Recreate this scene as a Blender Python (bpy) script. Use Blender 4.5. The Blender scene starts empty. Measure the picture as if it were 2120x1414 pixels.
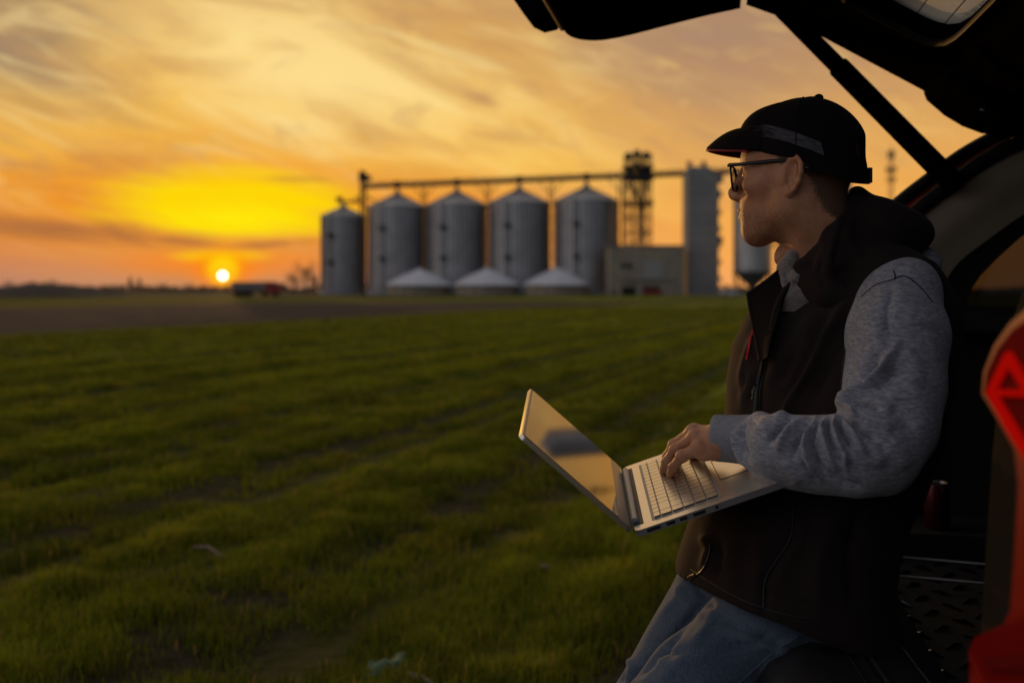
import bpy, bmesh, math, random
import numpy as np
from mathutils import Vector, Matrix
from mathutils.bvhtree import BVHTree

R = math.radians
random.seed(7)
rng = np.random.default_rng(7)
scene = bpy.context.scene
COL = scene.collection

# ------------------------------------------------------------------ camera
F = 2061.0                     # focal length in pixels of the 2120 px wide photograph (35 mm lens)
HC = 1.30                      # camera height
cam_data = bpy.data.cameras.new('camera')
cam = bpy.data.objects.new('camera', cam_data)
COL.objects.link(cam)
cam.location = (0, 0, HC)
cam.rotation_euler = (R(90), 0, 0)
cam_data.sensor_width = 36.0
cam_data.lens = 35.0
cam_data.shift_y = -(707 - 600) / 2120.0
cam_data.clip_start = 0.05
cam_data.clip_end = 9000
cam_data.dof.use_dof = True
cam_data.dof.focus_distance = 1.72
cam_data.dof.aperture_fstop = 2.5
scene.camera = cam

scene.render.engine = 'CYCLES'
scene.view_settings.view_transform = 'Standard'
scene.view_settings.look = 'None'
scene.view_settings.gamma = 1.0
scene.view_settings.exposure = 0.0
scene.cycles.use_denoising = True
scene.cycles.max_bounces = 8
scene.cycles.transparent_max_bounces = 16
scene.cycles.sample_clamp_indirect = 4.0


def W(px, py, Y):
    """point at depth Y on the sight line of a pixel of the photograph"""
    return np.array([(px - 1060) / F * Y, Y, HC + (600 - py) / F * Y])


def lin(*c):
    return tuple(((x / 255 + 0.055) / 1.055) ** 2.4 if x > 10 else x / 255 / 12.92 for x in c)


# ------------------------------------------------------------------ sky
SUN_AZ = math.atan((461 - 1060) / F)
SUN_EL = math.atan((600 - 571) / F * math.cos(SUN_AZ))
SUN_DIR = Vector((math.sin(SUN_AZ) * math.cos(SUN_EL), math.cos(SUN_AZ) * math.cos(SUN_EL), math.sin(SUN_EL)))


class NT:
    """short hand for building node trees"""

    def __init__(self, tree):
        self.t = tree

    def n(self, typ, **kw):
        nd = self.t.nodes.new(typ)
        for k, v in kw.items():
            setattr(nd, k, v)
        return nd

    def put(self, sock, v):
        if isinstance(v, bpy.types.NodeSocket):
            self.t.links.new(v, sock)
        else:
            if isinstance(v, tuple) and len(v) == 3 and sock.type == 'RGBA':
                v = v + (1,)
            sock.default_value = v

    def m(self, op, a, b=0.0, c=0.0, clamp=False):
        nd = self.n('ShaderNodeMath', operation=op, use_clamp=clamp)
        self.put(nd.inputs[0], a)
        self.put(nd.inputs[1], b)
        self.put(nd.inputs[2], c)
        return nd.outputs[0]

    def sm(self, x, lo, hi):
        nd = self.n('ShaderNodeMapRange', interpolation_type='SMOOTHSTEP')
        self.put(nd.inputs[0], x)
        nd.inputs[1].default_value = lo
        nd.inputs[2].default_value = hi
        return nd.outputs[0]

    def mix(self, f, a, b, blend='MIX'):
        nd = self.n('ShaderNodeMix', data_type='RGBA', blend_type=blend)
        self.put(nd.inputs[0], f)
        self.put(nd.inputs[6], a)
        self.put(nd.inputs[7], b)
        return nd.outputs[2]

    def ramp(self, x, stops):
        nd = self.n('ShaderNodeValToRGB')
        el = nd.color_ramp.elements
        while len(el) < len(stops):
            el.new(0.5)
        for e, (p, c) in zip(el, sorted(stops)):
            e.position = p
            e.color = (*c, 1)
        self.put(nd.inputs[0], x)
        return nd.outputs[0]

    def xyz(self, x=0.0, y=0.0, z=0.0):
        nd = self.n('ShaderNodeCombineXYZ')
        self.put(nd.inputs[0], x)
        self.put(nd.inputs[1], y)
        self.put(nd.inputs[2], z)
        return nd.outputs[0]

    def noise(self, vec, scale=1.0, detail=4.0, rough=0.55, dist=0.0, color=False):
        nd = self.n('ShaderNodeTexNoise')
        if vec is not None:
            self.put(nd.inputs['Vector'], vec)
        nd.inputs['Scale'].default_value = scale
        nd.inputs['Detail'].default_value = detail
        nd.inputs['Roughness'].default_value = rough
        nd.inputs['Distortion'].default_value = dist
        return nd.outputs[1 if color else 0]

    def coord(self, which='Object'):
        return self.n('ShaderNodeTexCoord').outputs[which]

    def sep(self, v):
        nd = self.n('ShaderNodeSeparateXYZ')
        self.put(nd.inputs[0], v)
        return nd.outputs

    def mapv(self, v, scale=(1, 1, 1), rot=(0, 0, 0), loc=(0, 0, 0)):
        nd = self.n('ShaderNodeMapping')
        self.put(nd.inputs[0], v)
        nd.inputs['Scale'].default_value = scale
        nd.inputs['Rotation'].default_value = rot
        nd.inputs['Location'].default_value = loc
        return nd.outputs[0]


def build_sky():
    w = bpy.data.worlds.new('World')
    scene.world = w
    w.use_nodes = True
    t = w.node_tree
    t.nodes.clear()
    k = NT(t)
    d = k.coord('Generated')
    x, y, z = k.sep(d)
    el = k.m('ARCSINE', z)
    yy = k.m('MAXIMUM', y, 0.22)
    # tangent coordinates about the north (+Y) axis
    U = k.m('MULTIPLY_ADD', k.m('DIVIDE', x, yy), F, 1060.0)
    V = k.m('MULTIPLY_ADD', k.m('DIVIDE', z, yy), -F, 600.0)

    def epos(py):
        return max(0.0, min(1.0, (math.atan((600 - py) / F) + 0.02) / 0.9))
    e01 = k.m('DIVIDE', k.m('ADD', el, 0.02), 0.9, clamp=True)
    left = k.ramp(e01, [(0, lin(150, 112, 98)), (epos(596), lin(184, 134, 108)), (epos(560), lin(198, 130, 94)), (epos(520), lin(216, 134, 74)),
                        (epos(470), lin(224, 136, 48)), (epos(410), lin(236, 150, 46)), (epos(330), lin(244, 180, 72)),
                        (epos(230), lin(244, 188, 84)), (epos(120), lin(240, 190, 100)), (epos(0), lin(216, 170, 104)),
                        (epos(-260), lin(206, 170, 130)), (epos(-700), lin(182, 166, 150)), (1.0, lin(156, 158, 168))])
    right = k.ramp(e01, [(0, lin(210, 140, 96)), (epos(596), lin(244, 166, 98)), (epos(540), lin(247, 168, 84)), (epos(440), lin(242, 168, 78)),
                         (epos(360), lin(232, 168, 86)), (epos(280), lin(222, 166, 94)), (epos(180), lin(200, 150, 98)),
                         (epos(90), lin(176, 138, 106)), (epos(0), lin(172, 134, 104)),
                         (epos(-260), lin(180, 150, 126)), (epos(-700), lin(168, 156, 148)), (1.0, lin(152, 155, 167))])
    c = k.mix(k.sm(U, 850, 1500), left, right)

    def blob(cx, cy, rx, ry, rot=0.0, wob=None, amt=0.0, lo=1.0, hi=0.0):
        ca, sa = math.cos(R(rot)), math.sin(R(rot))
        du = k.m('SUBTRACT', U, cx)
        dv = k.m('SUBTRACT', V, cy)
        a = k.m('DIVIDE', k.m('ADD', k.m('MULTIPLY', du, ca), k.m('MULTIPLY', dv, sa)), rx)
        b = k.m('DIVIDE', k.m('ADD', k.m('MULTIPLY', dv, ca), k.m('MULTIPLY', du, -sa)), ry)
        r = k.m('SQRT', k.m('ADD', k.m('MULTIPLY', a, a), k.m('MULTIPLY', b, b)))
        if wob is not None:
            r = k.m('ADD', r, k.m('MULTIPLY', k.m('SUBTRACT', wob, 0.5), amt))
        return k.sm(r, lo, hi)

    def streak(th, l1, l2, seed, detail=5.0, dist=0.4, rough=0.55):
        ca, sa = math.cos(R(th)), math.sin(R(th))
        a = k.m('DIVIDE', k.m('ADD', k.m('MULTIPLY', U, ca), k.m('MULTIPLY', V, sa)), l1)
        b = k.m('DIVIDE', k.m('ADD', k.m('MULTIPLY', V, ca), k.m('MULTIPLY', U, -sa)), l2)
        return k.noise(k.xyz(a, b, seed), 1.0, detail, rough, dist)
    n1 = streak(18, 400, 105, 3.1, 4.0, 0.9, 0.5)
    n2 = streak(20, 260, 62, 8.7, 4.0, 1.1, 0.5)
    n3 = streak(9, 420, 52, 1.3)
    n4 = streak(14, 380, 170, 5.5, 4.0, 0.9)
    # large soft regions
    c = k.mix(k.m('MULTIPLY', blob(660, 150, 620, 190, 16, n1, 1.3), 0.85), c, lin(255, 224, 148))
    c = k.mix(k.m('MULTIPLY', blob(1120, 330, 460, 110, 16, n1, 1.0), 0.45), c, lin(255, 205, 96))
    c = k.mix(k.m('MULTIPLY', blob(-20, 60, 420, 250, 12, n1, 1.6), 0.85), c, lin(138, 116, 100))
    c = k.mix(k.m('MULTIPLY', blob(90, 150, 330, 70, 20, n2, 1.6), 0.5), c, lin(160, 132, 106))
    c = k.mix(k.m('MULTIPLY', blob(1400, 130, 420, 130, 12, n4, 1.2), 0.55), c, lin(164, 130, 110))
    c = k.mix(k.m('MULTIPLY', blob(1010, 70, 330, 90, 14, n4, 1.4), 0.6), c, lin(208, 152, 84))
    c = k.mix(k.m('MULTIPLY', blob(1000, 208, 55, 18, 14, n2, 0.9), 0.7), c, lin(190, 140, 92))
    # streaked cloud texture
    f = k.m('MULTIPLY', k.sm(n1, 0.44, 0.74), k.sm(V, 520, 260))
    c = k.mix(k.m('MULTIPLY', f, 0.60), c, lin(190, 146, 100))
    f = k.m('MULTIPLY', k.sm(n2, 0.46, 0.80), k.sm(V, 600, 250))
    c = k.mix(k.m('MULTIPLY', f, k.m('MULTIPLY_ADD', k.sm(U, 1500, 900), 0.42, 0.10)), c, lin(255, 226, 150))
    f = k.m('MULTIPLY', k.m('MULTIPLY', k.sm(n3, 0.42, 0.68), k.sm(V, 200, 380)), k.sm(U, 720, 260))
    c = k.mix(k.m('MULTIPLY', f, 0.75), c, lin(202, 124, 54))
    n5 = streak(14, 150, 58, 11.3, 5.0, 0.7, 0.6)
    f = k.m('MULTIPLY', k.sm(n5, 0.52, 0.70), k.sm(V, 560, 300))
    c = k.mix(k.m('MULTIPLY', f, 0.28), c, lin(178, 136, 100))
    f = k.m('MULTIPLY', k.sm(n5, 0.44, 0.28), k.sm(V, 560, 300))
    c = k.mix(k.m('MULTIPLY', f, 0.30), c, lin(255, 214, 120))
    # yellow glow above the sun, dark cloud bars, sun halo
    c = k.mix(k.m('MULTIPLY', blob(470, 470, 640, 200, 0, n3, 0.5), 0.55), c, lin(255, 164, 34))
    c = k.mix(k.m('MULTIPLY', blob(470, 425, 330, 100, 3, n3, 0.9, 1.0, 0.40), 0.97), c, lin(255, 216, 4))
    c = k.mix(k.m('MULTIPLY', blob(480, 455, 210, 50, 4, n2, 0.9), 0.9), c, lin(255, 236, 12))
    c = k.mix(k.m('MULTIPLY', blob(430, 375, 260, 22, 1, n2, 0.7), 0.45), c, lin(255, 190, 10))
    bars = k.m('MAXIMUM', blob(120, 474, 380, 40, 5, n2, 1.5), blob(560, 506, 130, 16, -4, n2, 1.2))
    bars = k.m('MAXIMUM', bars, blob(360, 498, 120, 12, 6, n2, 1.0))
    bars = k.m('MAXIMUM', bars, k.m('MULTIPLY', blob(620, 372, 110, 13, 2, n2, 1.2), 0.6))
    c = k.mix(k.m('MULTIPLY', bars, 0.85), c, lin(170, 106, 62))
    c = k.mix(k.m('MULTIPLY', blob(462, 545, 330, 46, 0, n3, 0.5), 0.75), c, lin(255, 134, 14))
    c = k.mix(k.m('MULTIPLY', blob(462, 530, 150, 20, 0, n2, 0.8), 0.9), c, lin(255, 206, 6))
    c = k.mix(blob(461, 560, 96, 62, 0, None, 0, 1.0, 0.1), c, lin(255, 136, 4))
    c = k.mix(blob(461, 556, 48, 42, 0, None, 0, 1.0, 0.2), c, lin(255, 214, 10))
    # below the horizon and behind: dusk
    back = k.ramp(e01, [(0, lin(140, 136, 144)), (0.12, lin(160, 156, 164)), (0.4, lin(144, 148, 164)), (1.0, lin(138, 144, 162))])
    back = k.mix(k.sm(x, 0.25, -0.85), k.mix(0.74, back, (0.070, 0.080, 0.110)), k.mix(0.6, back, (0.52, 0.48, 0.50)))
    front = k.sm(y, -0.15, 0.50)
    c = k.mix(front, back, c)
    # sun disc
    vm = k.n('ShaderNodeVectorMath', operation='DOT_PRODUCT')
    k.put(vm.inputs[0], d)
    vm.inputs[1].default_value = SUN_DIR
    ang = k.m('ARCCOSINE', k.m('MINIMUM', vm.outputs['Value'], 1.0))
    disc = k.sm(ang, R(0.26), R(0.18))
    halo = k.m('POWER', k.sm(ang, R(1.15), R(0.2)), 2.5)
    c = k.mix(halo, c, (1.2, 0.50, 0.01))
    c = k.mix(disc, c, (5.0, 4.4, 2.8))
    bg = k.n('ShaderNodeBackground')
    k.put(bg.inputs[0], c)
    bg.inputs[1].default_value = 1.0
    out = k.n('ShaderNodeOutputWorld')
    t.links.new(bg.outputs[0], out.inputs[0])


build_sky()

sun_data = bpy.data.lights.new('sun', 'SUN')
sun_data.energy = 0.75
sun_data.angle = R(0.53)
sun_data.color = (1.0, 0.50, 0.16)
sun = bpy.data.objects.new('sun', sun_data)
COL.objects.link(sun)
sun.rotation_euler = SUN_DIR.to_track_quat('Z', 'Y').to_euler()


# ------------------------------------------------------------------ object helpers
BASE = {}


def tag(o, label=None, cat=None, group=None, kind=None):
    if label:
        o['label'] = label
    if cat:
        o['category'] = cat
    if group:
        o['group'] = group
    if kind:
        o['kind'] = kind
    return o


def thing(name, loc, label, cat, group=None):
    o = bpy.data.objects.new(name, None)
    o.empty_display_size = 0.2
    COL.objects.link(o)
    o.location = tuple(loc)
    BASE[o.name] = np.array(loc, float)
    return tag(o, label, cat, group)


def link_mesh(name, me, parent=None, origin=None):
    o = bpy.data.objects.new(name, me)
    COL.objects.link(o)
    if parent is not None:
        o.parent = parent
        BASE[o.name] = BASE[parent.name]
    else:
        origin = np.zeros(3) if origin is None else np.array(origin, float)
        o.location = tuple(origin)
        BASE[o.name] = origin
    b = BASE[o.name]
    if np.any(b):
        n = len(me.vertices)
        co = np.empty(n * 3)
        me.vertices.foreach_get('co', co)
        co = co.reshape(-1, 3) - b
        me.vertices.foreach_set('co', co.ravel())
    return o


def make(name, V, Fc, mat, parent=None, smooth=False, origin=None):
    """one mesh object from world coordinates"""
    me = bpy.data.meshes.new(name)
    V = np.asarray(V, float)
    if isinstance(Fc, np.ndarray):
        me.vertices.add(len(V))
        me.vertices.foreach_set('co', V.ravel())
        nf, c = Fc.shape
        me.loops.add(nf * c)
        me.loops.foreach_set('vertex_index', Fc.ravel().astype(np.int32))
        me.polygons.add(nf)
        me.polygons.foreach_set('loop_start', np.arange(0, nf * c, c, dtype=np.int32))
        me.update(calc_edges=True)
    else:
        me.from_pydata([tuple(v) for v in V], [], Fc)
        me.update()
    if smooth:
        me.polygons.foreach_set('use_smooth', np.ones(len(me.polygons), bool))
    for m in (mat if isinstance(mat, (list, tuple)) else [mat]):
        me.materials.append(m)
    return link_mesh(name, me, parent, origin)


def make_bm(name, bm, mat, parent=None, smooth=False, origin=None, auto=None):
    me = bpy.data.meshes.new(name)
    bmesh.ops.recalc_face_normals(bm, faces=bm.faces)
    bm.to_mesh(me)
    bm.free()
    if smooth:
        me.polygons.foreach_set('use_smooth', np.ones(len(me.polygons), bool))
        if auto:
            me.set_sharp_from_angle(angle=R(auto))
    for m in (mat if isinstance(mat, (list, tuple)) else [mat]):
        me.materials.append(m)
    return link_mesh(name, me, parent, origin)


class MB:
    """collects shapes into one mesh"""

    def __init__(self):
        self.v, self.f = [], []

    def add(self, vs, fs):
        o = len(self.v)
        self.v += [tuple(map(float, p)) for p in vs]
        self.f += [tuple(i + o for i in q) for q in fs]
        return self

    def box(self, c, s, rot=0.0):
        ca, sa = math.cos(rot), math.sin(rot)
        vs = []
        for dz in (-.5, .5):
            for dx, dy in ((-.5, -.5), (.5, -.5), (.5, .5), (-.5, .5)):
                a, b = dx * s[0], dy * s[1]
                vs.append((c[0] + a * ca - b * sa, c[1] + a * sa + b * ca, c[2] + dz * s[2]))
        return self.add(vs, [(3, 2, 1, 0), (4, 5, 6, 7), (0, 1, 5, 4), (1, 2, 6, 5), (2, 3, 7, 6), (3, 0, 4, 7)])

    def lathe(self, c, prof, seg=32, cap=True):
        vs, fs = [], []
        for r, z in prof:
            for i in range(seg):
                a = 2 * math.pi * i / seg
                vs.append((c[0] + r * math.cos(a), c[1] + r * math.sin(a), c[2] + z))
        for j in range(len(prof) - 1):
            for i in range(seg):
                i2 = (i + 1) % seg
                fs.append((j * seg + i, j * seg + i2, (j + 1) * seg + i2, (j + 1) * seg + i))
        if cap:
            fs.append(tuple(range(seg))[::-1])
            fs.append(tuple((len(prof) - 1) * seg + i for i in range(seg)))
        return self.add(vs, fs)

    def tube(self, pts, r, seg=8, squash=None):
        pts = [Vector(p) for p in pts]
        rs = r if isinstance(r, (list, tuple)) else [r] * len(pts)
        vs, fs = [], []
        up = None
        for i, p in enumerate(pts):
            dr = (pts[min(i + 1, len(pts) - 1)] - pts[max(i - 1, 0)]).normalized()
            if up is None:
                up = Vector((0, 0, 1)) if abs(dr.z) < 0.9 else Vector((1, 0, 0))
            sx = dr.cross(up)
            if sx.length < 1e-4:
                sx = dr.orthogonal()
            sx.normalize()
            sy = sx.cross(dr).normalized()
            up = sy
            for j in range(seg):
                a = 2 * math.pi * j / seg
                q = 1.0 if squash is None else squash
                vs.append(p + sx * (math.cos(a) * rs[i] * q) + sy * (math.sin(a) * rs[i]))
        for i in range(len(pts) - 1):
            for j in range(seg):
                j2 = (j + 1) % seg
                fs.append((i * seg + j, i * seg + j2, (i + 1) * seg + j2, (i + 1) * seg + j))
        fs.append(tuple(range(seg))[::-1])
        fs.append(tuple((len(pts) - 1) * seg + j for j in range(seg)))
        return self.add(vs, fs)

    def prism(self, loop, off):
        """closed loop of 3D points swept by the vector off"""
        n = len(loop)
        off = np.array(off, float)
        vs = [np.array(p, float) for p in loop] + [np.array(p, float) + off for p in loop]
        fs = [tuple(range(n))[::-1], tuple(range(n, 2 * n))]
        fs += [(i, (i + 1) % n, n + (i + 1) % n, n + i) for i in range(n)]
        return self.add(vs, fs)

    def build(self, name, mat, parent=None, smooth=None, bevel=None, origin=None):
        bm = bmesh.new()
        vs = [bm.verts.new(p) for p in self.v]
        for q in self.f:
            try:
                bm.faces.new([vs[i] for i in q])
            except ValueError:
                pass
        if bevel:
            es = [e for e in bm.edges if len(e.link_faces) == 2 and e.calc_face_angle(0) > R(30)]
            bmesh.ops.bevel(bm, geom=es, offset=bevel, segments=2, profile=0.5, affect='EDGES', clamp_overlap=True)
        return make_bm(name, bm, mat, parent, smooth is not None, origin, smooth)


def copy_thing(o, loc, label=None, group=None, rz=None):
    def rec(src, parent):
        c = src.copy()
        COL.objects.link(c)
        if parent is not None:
            c.parent = parent
        for ch in src.children:
            rec(ch, c)
        return c
    c = rec(o, None)
    c.location = tuple(loc)
    if rz is not None:
        c.rotation_euler = (0, 0, rz)
    if label:
        c['label'] = label
    if group:
        c['group'] = group
    return c


# ------------------------------------------------------------------ materials
def mat(name, col, rough=0.6, metal=0.0, var=None, bump=None, spec=0.5, sss=None, coat=0.0, sheen=0.0, emit=None, coords='Object', trans=0.0, stretch=None):
    """principled material; var = (scale, second colour, contrast) mottling, bump = (scale, strength, distance)"""
    m = bpy.data.materials.new(name)
    m.use_nodes = True
    t = m.node_tree
    k = NT(t)
    p = t.nodes['Principled BSDF']
    co = k.coord(coords)
    if stretch:
        co = k.mapv(co, scale=stretch)
    if var:
        n = k.noise(co, var[0], 6.0, 0.6)
        f = k.sm(n, 0.5 - var[2], 0.5 + var[2])
        k.put(p.inputs['Base Color'], k.mix(f, col, var[1]))
    else:
        k.put(p.inputs['Base Color'], col)
    p.inputs['Roughness'].default_value = rough
    p.inputs['Metallic'].default_value = metal
    p.inputs['Specular IOR Level'].default_value = spec
    p.inputs['Coat Weight'].default_value = coat
    p.inputs['Coat Roughness'].default_value = 0.05
    p.inputs['Transmission Weight'].default_value = trans
    if sheen:
        p.inputs['Sheen Weight'].default_value = sheen
        p.inputs['Sheen Roughness'].default_value = 0.5
    if sss:
        p.inputs['Subsurface Weight'].default_value = sss[0]
        p.inputs['Subsurface Radius'].default_value = sss[1]
        p.inputs['Subsurface Scale'].default_value = sss[2]
    if emit:
        k.put(p.inputs['Emission Color'], emit[0])
        p.inputs['Emission Strength'].default_value = emit[1]
    if bump:
        b = k.n('ShaderNodeBump')
        b.inputs['Strength'].default_value = bump[1]
        b.inputs['Distance'].default_value = bump[2]
        k.put(b.inputs['Height'], k.noise(co, bump[0], 5.0, 0.6))
        t.links.new(b.outputs[0], p.inputs['Normal'])
    return m


# the field: bands run along the drill direction
ROW = (0.345, 0.939)           # direction of the drill rows on the ground
def row_q(X, Y):
    return X * ROW[1] - Y * ROW[0]


def soil_material():
    m = bpy.data.materials.new('field_soil')
    m.use_nodes = True
    t = m.node_tree
    k = NT(t)
    p = t.nodes['Principled BSDF']
    p.inputs['Roughness'].default_value = 0.95
    p.inputs['Specular IOR Level'].default_value = 0.1
    co = k.coord('Object')
    x, y, z = k.sep(co)
    q = k.m('SUBTRACT', k.m('MULTIPLY', x, ROW[1]), k.m('MULTIPLY', y, ROW[0]))
    r = k.m('ADD', k.m('MULTIPLY', x, ROW[0]), k.m('MULTIPLY', y, ROW[1]))
    rowv = k.xyz(q, k.m('MULTIPLY', r, 0.06), 0.0)
    nbig = k.noise(co, 0.12, 4.0)
    nmid = k.noise(co, 0.9, 5.0)
    nrow = k.noise(rowv, 0.75, 4.0, 0.6)
    nfine = k.noise(co, 9.0, 4.0)
    rw = k.m('MULTIPLY_ADD', k.m('SINE', k.m('ADD', k.m('MULTIPLY', q, 3.7), k.m('MULTIPLY', nmid, 2.2))), 0.16, nrow)
    green = k.mix(k.sm(rw, 0.30, 0.70), (0.036, 0.050, 0.005), (0.240, 0.260, 0.010))
    green = k.mix(k.m('MULTIPLY', k.sm(nmid, 0.5, 0.75), 0.45), green, (0.075, 0.075, 0.012))
    green = k.mix(k.m('MULTIPLY', k.sm(nbig, 0.45, 0.75), 0.4), green, (0.085, 0.085, 0.010))
    green = k.mix(k.m('MULTIPLY', k.sm(nfine, 0.55, 0.75), 0.5), green, (0.020, 0.026, 0.006))
    soil = k.mix(k.sm(nfine, 0.3, 0.7), (0.020, 0.014, 0.009), (0.052, 0.036, 0.024))
    near = k.mix(k.m('MULTIPLY', k.sm(y, 16, 7), 0.75), green, soil)
    qn = k.m('ADD', q, k.m('MULTIPLY', k.m('SUBTRACT', nmid, 0.5), 6.0))
    plough = k.m('MULTIPLY', k.m('MULTIPLY', k.sm(qn, -22.0, -26.0), k.sm(qn, -61.0, -56.0)), k.sm(y, 128, 86))
    soil2 = k.mix(k.sm(nfine, 0.3, 0.7), (0.046, 0.036, 0.032), (0.072, 0.056, 0.048))
    c = k.mix(plough, near, soil2)
    verge = k.m('MULTIPLY', k.sm(qn, -18.0, -21.5), k.sm(qn, -24.6, -23.0))
    c = k.mix(k.m('MULTIPLY', verge, k.sm(nmid, 0.35, 0.55)), c, (0.065, 0.048, 0.020))
    farg = k.sm(q, -58.0, -62.0)
    c = k.mix(k.m('MULTIPLY', farg, 0.8), c, (0.085, 0.076, 0.012))
    c = k.mix(k.m('MULTIPLY', k.sm(y, 215, 235), 0.85), c, (0.075, 0.066, 0.052))
    k.put(p.inputs['Base Color'], c)
    b = k.n('ShaderNodeBump')
    b.inputs['Strength'].default_value = 0.6
    b.inputs['Distance'].default_value = 0.12
    k.put(b.inputs['Height'], k.m('ADD', nfine, k.m('MULTIPLY', nrow, 1.5)))
    t.links.new(b.outputs[0], p.inputs['Normal'])
    return m


def vnoise(x, y, seed=0):
    """smooth value noise, vectorised"""
    xi, yi = np.floor(x).astype(np.int64), np.floor(y).astype(np.int64)
    xf, yf = x - xi, y - yi

    def h(a, b):
        n = (a * 374761393 + b * 668265263 + seed * 69069) & 0xFFFFFFFF
        n = ((n ^ (n >> 13)) * 1274126177) & 0xFFFFFFFF
        return ((n ^ (n >> 16)) & 0xFFFF) / 65535.0
    u, v = xf * xf * (3 - 2 * xf), yf * yf * (3 - 2 * yf)
    return (h(xi, yi) * (1 - u) + h(xi + 1, yi) * u) * (1 - v) + (h(xi, yi + 1) * (1 - u) + h(xi + 1, yi + 1) * u) * v


def ground_z(X, Y):
    q = row_q(X, Y)
    r = X * ROW[0] + Y * ROW[1]
    d = np.sqrt(X * X + Y * Y)
    fade = np.clip((d - 1.8) / 2.0, 0, 1) * np.clip(1 - d / 260.0, 0, 1)
    z = 0.04 * (vnoise(q * 0.62, r * 0.05, 3) - 0.5) + 0.025 * np.sin(q * 3.7) + 0.03 * (vnoise(X * 1.1, Y * 1.1, 5) - 0.5) + 0.035 * (vnoise(X * 3.1, Y * 3.1, 6) - 0.5)
    return z * fade - 0.01


def build_ground():
    def axis(lo, hi, fine_lo, fine_hi, step, grow):
        a = list(np.arange(fine_lo, fine_hi, step))
        s, v = step, fine_hi
        while v < hi:
            a.append(v)
            s *= grow
            v += s
        a.append(hi)
        s, v = step, fine_lo
        while v > lo:
            s *= grow
            v -= s
            a.append(max(v, lo))
        return np.unique(np.array(a))
    xs = axis(-4500, 4500, -7, 7, 0.12, 1.07)
    ys = axis(-300, 6000, 1.0, 16, 0.12, 1.045)
    X, Y = np.meshgrid(xs, ys, indexing='ij')
    Z = ground_z(X, Y)
    nx, ny = X.shape
    V = np.stack([X, Y, Z], -1).reshape(-1, 3)
    i, j = np.meshgrid(np.arange(nx - 1), np.arange(ny - 1), indexing='ij')
    a = (i * ny + j).ravel()
    Fc = np.stack([a, a + ny, a + ny + 1, a + 1], -1)
    tag(make('ground', V, Fc, soil_material(), smooth=True), 'wide flat field with green drill rows and a bare ploughed strip', None, None, 'structure')


build_ground()


def leaf_material(name, ca, cb, cc, translucency=0.35):
    m = bpy.data.materials.new(name)
    m.use_nodes = True
    t = m.node_tree
    k = NT(t)
    p = t.nodes['Principled BSDF']
    p.inputs['Roughness'].default_value = 0.6
    p.inputs['Specular IOR Level'].default_value = 0.25
    at = k.n('ShaderNodeAttribute', attribute_name='tint')
    co = k.coord('Object')
    c = k.mix(k.m('MINIMUM', at.outputs['Fac'], 1.0), ca, cb)
    c = k.mix(k.sm(at.outputs['Fac'], 1.0, 1.05), c, (0.42, 0.25, 0.07))
    c = k.mix(k.sm(k.noise(co, 1.3, 3.0), 0.55, 0.75), c, cc)
    k.put(p.inputs['Base Color'], c)
    tr = k.n('ShaderNodeBsdfTranslucent')
    k.put(tr.inputs[0], c)
    mx = k.n('ShaderNodeMixShader')
    mx.inputs[0].default_value = translucency
    t.links.new(p.outputs[0], mx.inputs[1])
    t.links.new(tr.outputs[0], mx.inputs[2])
    t.links.new(mx.outputs[0], t.nodes['Material Output'].inputs[0])
    return m


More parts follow.
